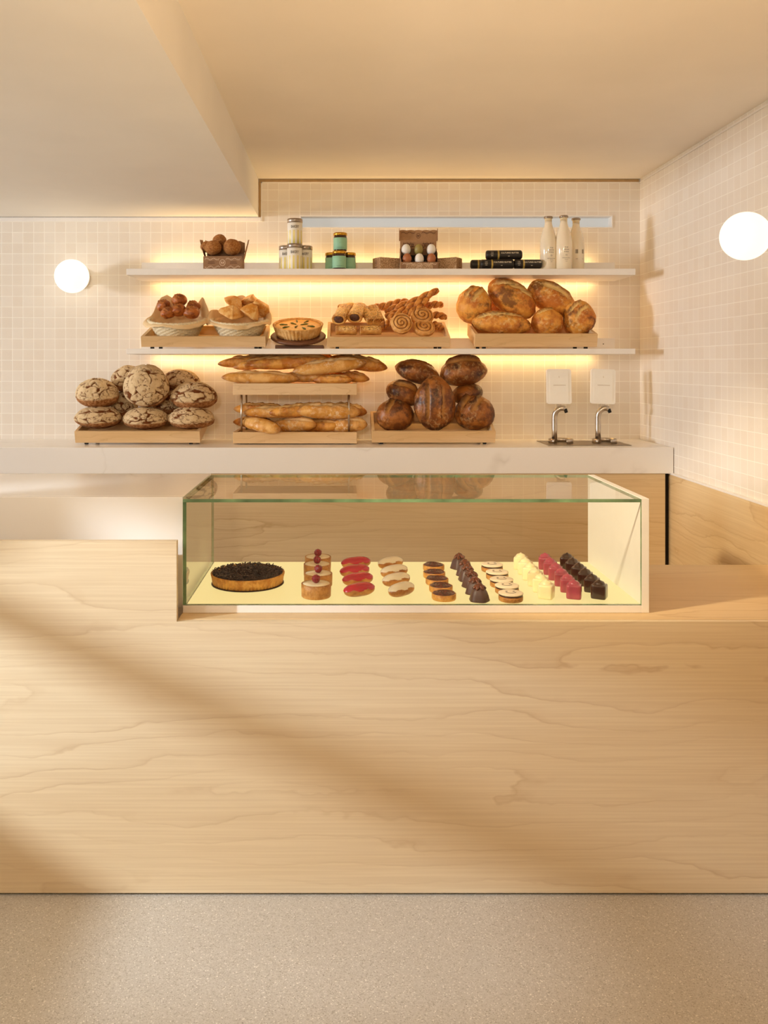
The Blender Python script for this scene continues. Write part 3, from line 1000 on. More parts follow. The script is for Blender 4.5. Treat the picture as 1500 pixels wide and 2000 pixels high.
# cardboard boxes
M['kraft'] = plain('kraft card', 'A97F57', .8, noise_amt=.05, nscale=90)
M['kraft_dark'] = plain('kraft card outside', '9C7553', .75, noise_amt=.05, nscale=90)
M['kraft_print'] = printed_mat('kraft card leafy print', rgb('86603F'), rgb('D6B58F'), 210, .5)
M['kraft_print_dark'] = printed_mat('kraft inner print', rgb('A8804F'), rgb('6B4526'), 150, .5)
M['print_white'] = plain('pale print', 'E6CBAE', .7)
M['print_brown'] = plain('brown print', '5A3520', .7)
def garland(bm, x0, x1, z, amp, y, n=14, d=.0011, flip=1):
    """wavy vine with little leaves, printed on the card"""
    pts = []
    for q in range(n * 3 + 1):
        t_ = q / (n * 3)
        pts.append(Vector((x0 + (x1 - x0) * t_, y, z + amp * math.sin(t_ * PI * n / 3.5) * flip)))
    for a, b_ in zip(pts, pts[1:]):
        dx = (b_ - a)
        nn = Vector((-dx.z, 0, dx.x)).normalized() * d * .5
        bm.faces.new([bm.verts.new(p) for p in (a - nn, b_ - nn, b_ + nn, a + nn)])
    for q in range(0, len(pts), 2):
        p = pts[q]
        s = 1 if (q // 2) % 2 else -1
        w_ = d * 1.5
        bm.faces.new([bm.verts.new(p + Vector(o_)) for o_ in ((-w_, 0, 0), (0, 0, s * w_ * .4), (w_ * 1.2, 0, s * w_ * 2.4), (-w_ * .2, 0, s * w_ * 2.2))])
def crest(bm, cx, z, r, y):
    """small oval wreath crest"""
    for q in range(18):
        a0, a1 = 2 * PI * q / 18, 2 * PI * (q + .72) / 18
        for r0, r1 in ((r * .8, r), ):
            bm.faces.new([bm.verts.new((cx + rr_ * math.cos(a), y, z + rr_ * math.sin(a) * 1.15)) for rr_, a in ((r0, a0), (r1, a0), (r1 * 1.08, a1), (r0, a1))])
    for s in (-1, 1):
        bm.faces.new([bm.verts.new((cx + dx, y, z + dz)) for dx, dz in ((s * r * .12, -r * .6), (s * r * .5, -r * .1), (s * r * .42, r * .5), (s * r * .1, r * .2))])
# doughnut box
bw, bh, bd = .087, .061, .105
t = thing('doughnut_box', 'open brown card box of sugared doughnuts on the upper shelf, left end', 'box', at(434.5, 3.825, ZUP + .0005))
bm = bmesh.new()
th = .002
add_box(bm, -bw, bw, 0, th, 0, bh)
add_box(bm, -bw, bw, bd - th, bd, 0, bh + .035)
add_box(bm, -bw, -bw + th, th, bd - th, 0, bh)
add_box(bm, bw - th, bw, th, bd - th, 0, bh)
add_box(bm, -bw + th, bw - th, th, bd - th, 0, .003)
obj('tray', bm, M['kraft_dark'], t)
bm = bmesh.new()
N = 24
top = []
for q in range(N + 1):
    x_ = -bw - .006 + (2 * bw + .010) * q / N
    top.append((x_, bh + .080 + .006 * math.cos(q / N * PI * 7) - .008 * math.sin(q / N * PI)))
cols = []
for x_, z_ in top:
    cols.append([bm.verts.new(p) for p in ((x_, bd - .006, bh + .030), (x_, bd - .016, z_), (x_, bd - .014, z_), (x_, bd - .004, bh + .030))])
for A, B in zip(cols, cols[1:]):
    for q in range(4):
        bm.faces.new((A[q], A[(q + 1) % 4], B[(q + 1) % 4], B[q]))
bm.faces.new(cols[0])
bm.faces.new(cols[-1][::-1])
obj('lid', bm, M['kraft'], t)
for s in (-1, 1):
    b2 = bmesh.new()
    vv = [(s * (bw + .001), bd - .006, bh - .002), (s * (bw + .001), .055, bh - .002), (s * (bw + .012), .05, bh + .035), (s * (bw + .026), .066, bh + .084), (s * (bw + .018), bd - .006, bh + .088)]
    A = [b2.verts.new(p) for p in vv]
    B = [b2.verts.new(Vector(p) + Vector((s * .0015, 0, 0))) for p in vv]
    b2.faces.new(A)
    b2.faces.new(B[::-1])
    for q in range(5):
        b2.faces.new((A[q], A[(q + 1) % 5], B[(q + 1) % 5], B[q]))
    obj('flap', b2, M['kraft'], t)
bm = bmesh.new()
garland(bm, -bw + .008, -.016, bh - .013, .003, -.0006)
garland(bm, .016, bw - .008, bh - .013, .003, -.0006)
garland(bm, -bw + .008, -.012, .012, .004, -.0006, flip=-1)
garland(bm, .012, bw - .008, .012, .004, -.0006, flip=-1)
crest(bm, 0, bh * .52, .013, -.0006)
obj('print', bm, M['print_white'], t)
bm = bmesh.new()
for s in (-1, 1):
    for zz, w_ in ((.034, .014), (.028, .016)):
        add_box(bm, s * .05 - w_, s * .05 + w_, -.0008, -.0003, zz, zz + .0022)
obj('small_print', bm, M['print_brown'], t)
for (u, v, Y, r, lab) in ((417, 484, 3.858, 16.0, 'sugared doughnut at the front left of its box'),
                          (453, 483, 3.862, 17.5, 'largest sugared doughnut, at the front right of its box'),
                          (404, 482, 3.90, 12, 'sugared doughnut squeezed against the left flap of its box'),
                          (429, 470, 3.905, 13.5, 'sugared doughnut on top of the others in its box')):
    loaf('doughnut', lab, 'doughnut', u, v, Y, r, r * .92, 'doughnut', mpx(r, Y), 0, 0, int(u), 'sugared doughnuts in the card box', (), flat=.95, lump=.06, sub=4)
# closed egg boxes
def egg_box(u_corner, rotz, label, s):
    Y = 3.83
    t = thing('egg_box', label, 'box', at(u_corner, Y, ZUP + .0004), (0, 0, math.radians(rotz)), group='closed brown card boxes on the upper shelf')
    w_, d_, h_ = .105, .066, .0585
    x0, x1 = (0, w_) if s > 0 else (-w_, 0)
    bm = box(x0, x1, 0, d_, 0, h_, .001)
    obj('carton', bm, M['kraft_print'], t)
    bm = bmesh.new()
    if s > 0:
        add_box(bm, x0 - .0008, x0 - .0002, .004, d_ - .004, .004, h_ - .004)
    else:
        add_box(bm, x1 + .0002, x1 + .0008, .004, d_ - .004, .004, h_ - .004)
    en = obj('end_label', bm, M['kraft'], t)
    bm = bmesh.new()
    crest(bm, 0, 0, .010, 0)
    add_box(bm, -.014, .014, -.0002, .0002, -.021, -.018)
    Mx = (T((x0 - .0012, d_ / 2, h_ * .58)) @ R(-90, 'Z')) if s > 0 else (T((x1 + .0012, d_ / 2, h_ * .58)) @ R(90, 'Z'))
    for v in bm.verts:
        v.co = Mx @ v.co
    obj('crest', bm, M['print_brown'], en)
    return t
egg_box(742, 28, 'closed leafy-printed card box left of the open egg box', 1)
egg_box(891, -32, 'closed leafy-printed card box right of the open egg box', -1)
# open egg box, propped so the eggs show
TL = math.radians(27)
eb = thing('egg_carton', 'open brown card egg box holding six eggs on the upper shelf', 'box', at(819, 3.815, ZUP + .0006), (TL, 0, 0))
w_, d_, h_ = .084, .098, .035
bm = bmesh.new()
add_box(bm, -w_, w_, 0, .002, 0, h_)
add_box(bm, -w_, w_, d_ - .002, d_, -.0, h_ + .030)
for s in (-1, 1):
    x0, x1 = sorted((s * w_, s * (w_ - .002)))
    add_box(bm, x0, x1, .002, d_ * .45, 0, h_ + .008)
    add_box(bm, x0, x1, d_ * .45, d_ - .002, 0, h_ + .026)
add_box(bm, -w_ + .002, w_ - .002, .002, d_ - .002, .001, .004)
obj('carton', bm, M['kraft_dark'], eb)
bm = bmesh.new()
for s in (-1, 1):
    add_box(bm, s * .028 - .002, s * .028 + .002, .005, d_ - .004, .004, .034)
add_box(bm, -w_ + .003, w_ - .003, d_ * .5 - .0015, d_ * .5 + .0015, .004, .050)
obj('divider', bm, M['gap'], eb)
bm = bmesh.new()
add_box(bm, -w_ * .72, w_ * .72, -.0006, -.0001, .003, h_ - .003)
obj('front_print', bm, M['kraft_print'], eb)
bm = bmesh.new()
crest(bm, 0, h_ * .5, .012, -.0012)
garland(bm, -w_ + .008, -.02, h_ - .008, .002, -.0012)
garland(bm, .02, w_ - .008, h_ - .008, .002, -.0012)
obj('crest', bm, M['print_white'], eb)
lid = bmesh.new()
LM = T((0, d_ - .001, h_ + .030)) @ R(-20, 'X')
add_box(lid, -w_ + .001, w_ - .001, 0, .002, 0, .034, M=LM)
LM2 = LM @ T((0, .001, .034)) @ R(-4, 'X')
pts = []
N = 30
for q in range(N + 1):
    x_ = -w_ - .004 + (2 * w_ + .008) * q / N
    pts.append((x_, .048 + .0025 * abs(math.sin(q / N * PI * 5))))
A = [lid.verts.new(LM2 @ Vector((x_, 0, 0))) for x_, _ in pts] + [lid.verts.new(LM2 @ Vector((x_, 0, z_))) for x_, z_ in reversed(pts)]
B = [lid.verts.new(LM2 @ Vector((x_, .002, 0))) for x_, _ in pts] + [lid.verts.new(LM2 @ Vector((x_, .002, z_))) for x_, z_ in reversed(pts)]
lid.faces.new(A)
lid.faces.new(B[::-1])
for q in range(len(A)):
    lid.faces.new((A[q], A[(q + 1) % len(A)], B[(q + 1) % len(A)], B[q]))
for s in (-1, 1):
    x0, x1 = sorted((s * (w_ + .004), s * (w_ + .0025)))
    add_box(lid, x0, x1, -.02, .002, .004, .056, M=LM2)
ld = obj('lid', lid, M['kraft'], eb)
def lid_part(name, b4, Mx):
    for v in b4.verts:
        v.co = Mx @ v.co
    obj(name, b4, M['print_brown'], ld)
for x0, x1 in ((-w_ + .006, -.016), (.016, w_ - .006)):
    b4 = bmesh.new()
    garland(b4, x0, x1, .038, .003, -.0006)
    lid_part('garland_print', b4, LM2)
b4 = bmesh.new()
crest(b4, 0, .024, .010, -.0006)
lid_part('crest', b4, LM2)
for s in (-1, 1):
    b4 = bmesh.new()
    garland(b4, s * .045 - .025, s * .045 + .025, .017, .008, -.0006, 22)
    garland(b4, s * .045 - .025, s * .045 + .025, .014, .009, -.0006, 22, flip=-1)
    lid_part('scroll_print', b4, LM)
M['egg_white'] = plain('white eggshell', 'F6F0E6', .45, noise_amt=.02, sss=.1)
M['egg_olive'] = plain('olive eggshell', '9F8B4B', .45, noise_amt=.03)
M['egg_brown'] = plain('brown eggshell', 'B06A3E', .45, noise_amt=.05)
RM = T(eb.location) @ Matrix.Rotation(TL, 4, 'X')
for cx, cy, mt, lab in ((-.057, .073, 'egg_white', 'white egg at the back left of the open egg box'),
                        (0, .073, 'egg_olive', 'olive green egg, back row of the open egg box'),
                        (.057, .073, 'egg_white', 'white egg at the back right of the open egg box'),
                        (-.055, .026, 'egg_brown', 'brown egg at the front left of the open egg box'),
                        (0, .026, 'egg_white', 'white egg between two brown eggs, front of the box'),
                        (.055, .026, 'egg_brown', 'brown egg at the front right of the open egg box')):
    pr = []
    for q in range(17):
        a = PI * q / 16
        pr.append((max(.0001, .0212 * math.sin(a)), -.0255 * math.cos(a) * (1.12 if q > 8 else .92)))
    o = obj('egg', lathe(pr, 28), M[mt], None, True)
    o.location = RM @ Vector((cx, cy, .038 if cy < .05 else .066))
    o.rotation_euler = (TL, 0, 0)
    tag(o, lab, 'egg', 'eggs in the open card box')

# butter rolls
M['butter_paper'] = plain('black butter wrapper', '1E1815', .42, noise_amt=.2, nscale=50, bump=.3)
M['butter_band'] = plain('gold band', 'B79A4C', .4, .3)
M['cream_ink'] = plain('cream ink', 'E8D9BE', .6)
def butter(u0, u1, v, Y, label, yaw=0, txt=True):
    x0, x1 = (u0 - VX) * Y / F, (u1 - VX) * Y / F
    L, r = x1 - x0, .0213
    z = H - (v - VY) * Y / F
    t = thing('butter_roll', label, 'butter', ((x0 + x1) / 2, Y, z), (0, 0, math.radians(yaw)), group='black-wrapped butter rolls')
    pr = [(.002, -L / 2 - .001), (r * .72, -L / 2), (r * .95, -L / 2 + .004), (r, -L / 2 + .009)]
    pr += [(r, -L / 2 + .009 + (L - .018) * q / 12) for q in range(1, 13)]
    pr += [(r * .95, L / 2 - .004), (r * .72, L / 2), (.002, L / 2 + .001)]
    def rf(r_, z_, a, i):
        return r_ * (1 + .012 * noise.noise(Vector((z_ * 60, a * 1.3, u0))))
    obj('wrapper', lathe(pr, 40, M=R(90, 'Y'), rfun=rf), M['butter_paper'], t, True)
    obj('band', lathe([(r * 1.012, -.004), (r * 1.018, -.0038), (r * 1.018, .0038), (r * 1.012, .004)], 40, M=T((-L * .16, 0, 0)) @ R(90, 'Y'), cap0=False, cap1=False), M['butter_band'], t, True)
    if txt:
        bm = bmesh.new()
        def wrapx(s, size, xc, zc, xs=1.0, bold=.0):
            # lettering around the roll: bend z about the x axis
            b2 = bmesh.new()
            add_text(b2, s, size, Matrix.Identity(4), 0, xscale=xs, bold=bold)
            vs = {}
            for v_ in b2.verts:
                a = (v_.co.z + zc) / r
                vs[v_] = bm.verts.new((v_.co.x + xc, -math.cos(a) * (r * 1.018), math.sin(a) * (r * 1.018)))
            for f in b2.faces:
                bm.faces.new([vs[v_] for v_ in f.verts])
            b2.free()
        wrapx('CULTURED BUTTER', .0098, L * .15, .007, .92, .0001)
        wrapx('IIIII', .0055, L * .12, -.008, 1.2)
        if L > .12:
            wrapx('THE', .0062, -L * .34, .010, 1.1)
            wrapx('IIIIII', .0058, -L * .34, .002, 1.5)
            wrapx('IIIII', .0058, -L * .34, -.006, 1.4)
        obj('lettering', bm, M['cream_ink'], t)
    return t
butter(938, 1003, 516, 3.835, 'black butter roll at the front left under the top roll')
butter(1003.5, 1057, 516, 3.84, 'black butter roll at the right, next to the milk bottles', 0)
butter(949, 1019, 498, 3.85, 'black butter roll lying on top of the other rolls', -2)
butter(919, 962, 516.5, 3.885, 'shaded black butter roll, leftmost and set back', 0, False)

# milk bottles
M['milk'] = plain('milk in glass', 'F4E6CC', .12, noise_amt=.01, coat=.8, sss=.15)
M['clear_neck'] = plain('empty glass neck', 'E4CFA6', .06, noise_amt=.02, coat=1)
M['bottle_ink'] = plain('grey ink', '5B5246', .7)
M['barcode'] = plain('pale barcode print', '9C8B74', .7)
def bottle(u, Y, label, yaw=0, barcode=False):
    t = thing('milk_bottle', label, 'bottle', at(u, Y, ZUP + .0004), (0, 0, math.radians(yaw)), group='glass milk bottles')
    r, h = .0375, .247
    pr = [(r * .9, 0), (r, .004), (r, .115), (r * .97, .135), (r * .86, .158), (r * .68, .182), (r * .52, .200), (r * .44, .212), (r * .42, .224)]
    obj('bottle', lathe(pr, 48), M['milk'], t, True)
    obj('neck', lathe([(r * .42, .2242), (r * .42, .232), (r * .46, .2345), (r * .46, .2375)], 40), M['clear_neck'], t, True)
    obj('cap', lathe([(r * .45, .2376), (r * .54, .2380), (r * .54, h - .003), (r * .48, h), (.0001, h)], 40), M['tin'], t, True)
    bm = bmesh.new()
    if not barcode:
        for zz, s, sz, xs in ((.099, 'THE', .0075, 1.2), (.089, 'IIIIII', .0072, 2.4), (.079, 'IIIII', .0072, 2.4), (.064, 'O', .010, 1), (.051, 'IIIIIIIIIII', .0045, 3.0), (.044, 'IIIIIII', .0035, 2.6), (.036, 'IIII', .0035, 2.4)):
            add_text(bm, s, sz, T((0, 0, zz)), .0004, wrap=r, xscale=xs)
        obj('lettering', bm, M['bottle_ink'], t)
    else:
        for ph in (-28, 20):
            for q in range(7):
                add_text(bm, 'I', .028, T((0, 0, .088)) @ R(ph + q * 2.6, 'Z'), .0004, wrap=r, xscale=.5)
            add_text(bm, 'IIII', .006, T((0, 0, .055)) @ R(ph + 8, 'Z'), .0004, wrap=r, xscale=1.6)
        obj('barcode', bm, M['barcode'], t)
    return t
bottle(1071, 3.86, 'milk bottle at the left of the three, beside the butter rolls', 8)
bottle(1101, 3.84, 'milk bottle at the front, middle of the three', 4)
bottle(1125, 3.905, 'milk bottle behind at the right, back label showing', 10, True)

# ------------------------------------------------------------------ lower shelf: baskets
M['wicker'] = plain('pale wicker', 'EBD9B4', .6, noise_amt=.12, nscale=160)
M['paper'] = plain('brown greaseproof paper', 'EBCB9A', .7, noise_amt=.05, nscale=24)
def basket(u, v_base, label, seed):
    tl = math.radians(13)
    Y = 3.905
    z = ZSH + .008 + .0095 + (Y - 3.80) * math.tan(math.radians(15)) + .004
    t = thing('wicker_basket', label, 'basket', at(u, Y, z), (tl, 0, 0), group='paper-lined wicker baskets')
    r0, r1, h = .082, .128, .082
    SEG, ROW = 120, 22
    pr = [(r0 + (r1 - r0) * (q / ROW) ** .9, h * q / ROW) for q in range(ROW + 1)]
    def rf(r_, z_, a, i):
        return r_ + .0028 * math.sin(a * 20 + PI * (i // 2)) + (.0012 if i % 2 else -.0012)
    pr2 = [(r - .006, z_ + .002) for r, z_ in reversed(pr)]
    obj('wicker_bowl', lathe(pr + pr2, SEG, rfun=rf, cap0=True, cap1=True), M['wicker'], t, True)
    rim = bmesh.new()
    ptsr = [Vector((r1 * math.cos(a), r1 * math.sin(a), h + .004)) for a in [2 * PI * q / 96 for q in range(97)]]
    add_tube(rim, ptsr, .0085, 12, caps=False, shape=lambda t_, a: 1 + .22 * math.sin(a * 2 + t_ * 2 * PI * 36))
    obj('rim', rim, M['wicker'], t, True)
    # crumpled paper liner: folded over the rim in front, standing up behind
    bm = bmesh.new()
    NS, NR = 96, 16
    off = Vector((seed, seed * 2, 1))
    rings = []
    for i in range(NR + 1):
        f = i / NR
        ring = []
        for k_ in range(NS):
            a = 2 * PI * k_ / NS
            back = smooth(-.3, .7, math.sin(a))
            corner = abs(math.sin(2 * a + .5 * seed)) ** 2
            n_ = noise.noise(Vector((math.cos(a) * 2.2, math.sin(a) * 2.2, f * 1.2)) + off)
            if f < .55:
                g = f / .55
                r_ = (r0 - .012) + (r1 - .010 - r0 + .012) * g
                z_ = .008 + (h + .006) * g
            else:
                g = (f - .55) / .45
                up = (.068 * corner + .020) * back
                dn = (.013 + .010 * corner) * (1 - back)
                r_ = r1 - .010 + g * (.012 + .022 * (1 - back)) + .006 * n_ * g
                z_ = h + .016 * math.sin(g * PI * .5) * (1 - back * .2) + g * up - dn * g * g * 1.3
            ring.append(bm.verts.new(((r_ + .007 * n_ * f) * math.cos(a), (r_ + .007 * n_ * f) * math.sin(a), z_ + .006 * n_ * g + .005 * g * noise.noise(Vector((math.cos(a) * 7, math.sin(a) * 7, f * 3)) + off))))
        rings.append(ring)
    for A, B in zip(rings, rings[1:]):
        for k_ in range(NS):
            bm.faces.new((A[k_], A[(k_ + 1) % NS], B[(k_ + 1) % NS], B[k_]))
    bm.faces.new(rings[0][::-1])
    o = obj('paper_liner', bm, M['paper'], t, True)
    so = o.modifiers.new('thickness', 'SOLIDIFY')
    so.thickness = .0006
    return t
basket(348, 651, 'paper-lined wicker basket of brown buns, left on the lower shelf', 1)
basket(469, 651, 'paper-lined wicker basket of golden turnovers on the lower shelf', 3)
for (u, v, Y, r, lab) in ((349, 606, 3.87, 15, 'dark bun in the centre of the basket, under the top bun'),
                          (328, 611, 3.865, 14, 'brown bun at the front left of its basket'),
                          (374, 610, 3.87, 16, 'wide brown bun at the front right of its basket'),
                          (320, 597, 3.91, 14, 'brown bun at the back left of its basket'),
                          (378, 598, 3.92, 13, 'shaded brown bun at the back right of its basket'),
                          (350, 586, 3.91, 15, 'knotted brown bun on top of the basket')):
    loaf('brown_bun', lab, 'bun', u, v, Y, r, r * .85, 'bun', mpx(r, Y), rnd.uniform(-15, 15), 0, int(u * 2), 'brown buns in the basket',
         ((20, .1, .12, .8, 0), (-40, -.3, .1, .7, 0)), lump=.12, sub=4, ear=.1)
def turnover(label, u, v, Y, hw, hh, rot, tip, seed):
    """folded square pastry: pillow pyramid with raised seams on the diagonals"""
    N = 28
    bm = bmesh.new()
    s = mpx(hw, Y)
    hgt = mpx(hh, Y)
    off = Vector((seed, 2 * seed, .5))
    g, score = {}, []
    for side in (1, -1):
        for i in range(N + 1):
            for j in range(N + 1):
                a, b_ = -1 + 2 * i / N, -1 + 2 * j / N
                edge = max(abs(a), abs(b_))
                if side < 0 and edge > .999:
                    g[(i, j, -1)] = g[(i, j, 1)]
                    continue
                seam = math.exp(-((abs(abs(a) - abs(b_))) / .07) ** 2) * (1 - edge) ** .3
                n_ = noise.noise(Vector((a * 2, b_ * 2, side)) + off)
                z_ = ((1 - edge ** 1.5) ** .9) * hgt * 1.5 * (1 + .12 * n_) + hgt * .10 * seam if side > 0 else -.12 * hgt * (1 - edge ** 4)
                rr_ = 1 - .20 * (min(abs(a), abs(b_))) ** 2 * edge
                g[(i, j, side)] = bm.verts.new((a * s * rr_, b_ * s * rr_, z_ + .003 * n_))
                score.append(seam * .5 if side > 0 else 0)
    for side in (1, -1):
        for i in range(N):
            for j in range(N):
                q = [g[(i, j, side)], g[(i + 1, j, side)], g[(i + 1, j + 1, side)], g[(i, j + 1, side)]]
                bm.faces.new(q if side > 0 else q[::-1])
    o = obj('turnover', bm, M['pie'], None, True, {'score': score})
    o.location = P(u, v, Y)
    o.rotation_euler = (math.radians(tip), math.radians(rot), math.radians(35 + seed * 20))
    return tag(o, label, 'pastry', 'golden turnovers in the basket')
turnover('golden turnover lying at the front left of its basket', 452, 612, 3.868, 23, 11, -14, 28, 1)
turnover('pyramid-shaped golden turnover at the front of its basket', 486, 616, 3.862, 20, 17, 6, 34, 2.3)
turnover('golden turnover at the back left, rising above the basket', 456, 597, 3.925, 23, 12, -20, 40, 3.1)
turnover('golden turnover at the right side of its basket', 505, 606, 3.90, 20, 15, 26, 28, 4.4)
turnover('golden turnover with a dark tip at the back of its basket', 489, 594, 3.945, 17, 14, 10, 30, 5.2)

# quiche on a walnut stand
qt = math.radians(18)
qY = 3.905
qb = thing('cake_stand', 'round dark walnut cake stand under the quiche on the lower shelf', 'stand', at(585, qY, ZSH + .0004))
obj('foot_block', box(-.108, .112, -.06, .09, 0, .017, .002), M['walnut'], qb)
QM = T((-.006, 0, .047)) @ Matrix.Rotation(qt, 4, 'X')
obj('pedestal', lathe([(.040, -.034), (.036, -.022), (.032, -.012), (.038, -.001)], 40, M=QM), M['walnut'], qb, True)
obj('plate', lathe([(.055, -.0008), (.118, .002), (.127, .008), (.128, .014), (.124, .018), (.10, .0185)], 72, M=QM), M['walnut'], qb, True)
qd = QM @ Vector((0, 0, .019))
q = thing('quiche', 'golden quiche with green asparagus on the dark walnut stand', 'quiche', Vector(qb.location) + qd, (qt, 0, 0))
def flute(n, amp):
    return lambda r_, z_, a, i: r_ + amp * math.cos(a * n) * (1 if i < 6 else 0)
M['quiche_crust'] = crust_mat('quiche crust', rgb('EBBE7C'), rgb('D9A158'), rgb('AE6C2E'), rgb('F6DDAE'), rgb('EBBE7C'), 30, .5, .4, .6)
M['custard'] = crust_mat('baked custard', rgb('F6BE55'), rgb('EBA63C'), rgb('CC7A26'), rgb('FBDB92'), rgb('EFAE42'), 45, .6, .4, .35)
M['asparagus'] = plain('green asparagus', '63691F', .45, noise_amt=.25, nscale=120)
obj('crust', lathe([(.092, 0), (.098, .002), (.104, .020), (.111, .042), (.115, .050), (.114, .053), (.111, .053), (.107, .050), (.105, .040)], 160, rfun=flute(40, .0022), cap1=False), M['quiche_crust'], q, True)
obj('filling', lathe([(.1065, .040), (.105, .045), (.08, .0465), (.04, .0475), (.0001, .0475)], 64, rfun=lambda r_, z_, a, i: r_, zfun=lambda r_, z_, a, i: z_ + .0015 * noise.noise(Vector((r_ * 60 * math.cos(a), r_ * 60 * math.sin(a), 2)))), M['custard'], q, True)
for k_ in range(9):
    a = 2 * PI * k_ / 9 + .3
    rr = .066 if k_ % 3 else .03
    c, s_ = math.cos(a), math.sin(a)
    p0 = Vector((rr * c - .018 * c, rr * s_ - .018 * s_, .0480))
    p1 = Vector((rr * c + .02 * c, rr * s_ + .02 * s_, .0492))
    pp = [p0.lerp(p1, w_ / 6) for w_ in range(7)]
    obj('asparagus_tip', tube(pp, [.0022, .003, .0033, .0042, .0046, .0034, .0008], 10), M['asparagus'], q, True)

# ------------------------------------------------------------------ lower shelf: rolls, twists, spirals
M['meat'] = crust_mat('dark filling', rgb('6E4630'), rgb('4B2A1B'), rgb('2a140c'), rgb('8E6247'), rgb('6E4630'), 120, .4, .5, .6)
def seeded_roll(label, a, b, r_px, seed, open_end=True, flat=.8):
    pa, pb = P(*a), P(*b)
    r = mpx(r_px, a[2])
    L = (pb - pa).length
    t = thing('seeded_roll', label, 'pastry', pa, group='seeded pastry rolls')
    dirv = (pb - pa).normalized()
    zq = Vector((0, 0, 1))
    xx = dirv.cross(zq).normalized()
    zz = xx.cross(dirv).normalized()
    B = Matrix((xx, dirv, zz)).transposed()
    t.rotation_euler = B.to_euler()
    bm = bmesh.new()
    score = []
    N, SEG = 26, 36
    rings = []
    prof = [(.62, .006), (.80, .0), (1.0, .003)] + [(1.0, .006 + (L - .012) * q_ / N) for q_ in range(N + 1)] + [(.93, L - .002), (.6, L)]
    for rr_, y in prof:
        ring = []
        for k_ in range(SEG):
            an = 2 * PI * k_ / SEG
            n_ = noise.noise(Vector((math.cos(an) * 1.3, math.sin(an) * 1.3, y * 30)) + Vector((seed, 0, 0)))
            ca, sa = math.cos(an), math.sin(an)
            q_ = (abs(ca) ** 2.6 + abs(sa) ** 2.6) ** (-1 / 2.6)
            ring.append(bm.verts.new((r * 1.1 * ca * q_ * rr_ * (1 + .07 * n_), y, r * flat * sa * q_ * rr_ * (1 + .09 * n_))))
            score.append(smooth(-.15, .2, sa) * (1 if .002 < y < L - .003 else 0))
        rings.append(ring)
    for A, B_ in zip(rings, rings[1:]):
        for k_ in range(SEG):
            bm.faces.new((A[k_], A[(k_ + 1) % SEG], B_[(k_ + 1) % SEG], B_[k_]))
    bm.faces.new(rings[-1])
    bm.faces.new(rings[0][::-1])
    obj('pastry', bm, M['sesame'], t, True, {'score': score})
    if open_end:
        bm = lathe([(.0001, 0), (r * .3, -.0012), (r * .62, .0004), (r * .70, .006)], 28, M=T((0, .0005, 0)) @ R(-90, 'X') @ Matrix.Diagonal((1.08, flat * 1.08, 1, 1)))
        obj('filling', bm, M['meat'], t, True)
    return t
sr = seeded_roll
sr('seeded roll at far left with its dark filling facing out', (661, 625, 3.865), (676, 602, 3.985), 13, 1)
sr('seeded roll second from left with its dark filling facing out', (692, 621, 3.87), (703, 600, 3.985), 13.5, 2)
sr('seeded roll leaning on its side, beside the second roll', (727, 629, 3.875), (711, 602, 3.96), 10, 3, False)
sr('thickly seeded roll leaning right, next to the twists', (740, 629, 3.88), (727, 601, 3.97), 11, 4, False)
sr('seeded roll laid across the tray front at left, bottom layer', (655, 645, 3.845), (697, 645, 3.845), 9, 5, False, 1.0)
sr('seeded roll laid across the tray front in the middle, bottom layer', (702, 645, 3.845), (745, 645, 3.85), 9, 6, False, 1.0)
sr('seeded roll at the back left of the tray, top layer', (664, 602, 3.985), (690, 598, 4.02), 10, 7, False)
def twist(label, a, b, th, turns, seed):
    pa, pb = P(*a), P(*b)
    r = mpx(th / 2, a[2])
    n = 70
    pts = [pa.lerp(pb, q_ / n) + Vector((0, 0, .004 * math.sin(q_ / n * PI * 2 + seed))) for q_ in range(n + 1)]
    ctr = (pa + pb) / 2
    pts = [p - ctr for p in pts]
    rad = [r * (1 - .55 * abs(2 * q_ / n - 1) ** 7) for q_ in range(n + 1)]
    bm = bmesh.new()
    SEG = 28
    add_tube(bm, pts, rad, SEG, shape=lambda t_, an: .70 + .42 * abs(math.cos(an - turns * PI * t_ + seed)) ** .8 + .05 * noise.noise(Vector((t_ * 14, an, seed))))
    score = []
    for i in range(n + 1):
        for k_ in range(SEG):
            an = 2 * PI * k_ / SEG
            score.append(smooth(.35, .05, abs(math.cos(an - turns * PI * i / n + seed))))
    o = obj('pastry_twist', bm, M['twist'], None, True, {'score': score})
    o.location = ctr
    return tag(o, label, 'pastry', 'twisted pastry sticks')
twist('longest pastry twist, its end rising highest above the tray', (752, 612, 3.97), (857, 567, 3.94), 15, 5, 1)
twist('pastry twist just below the longest one', (752, 620, 3.93), (838, 585, 3.93), 15, 5, 2)
twist('pastry twist along the back, behind the rolls', (728, 600, 4.0), (800, 590, 4.0), 15, 5, 3)
twist('pastry twist pointing right at the back, with a dark end', (815, 601, 3.98), (866, 594, 3.97), 14, 4, 4)
twist('short pastry twist ending over the right rail', (840, 616, 3.95), (873, 618, 3.93), 13, 3, 5)
twist('pastry twist in front, sloping down to the tray floor', (738, 644, 3.86), (772, 622, 3.87), 14, 4, 6)
twist('pastry twist across the middle of the heap', (756, 624, 3.905), (828, 598, 3.92), 15, 5, 7)
twist('pastry twist low at the right end of the tray', (846, 632, 3.92), (866, 644, 3.89), 13, 3, 8)
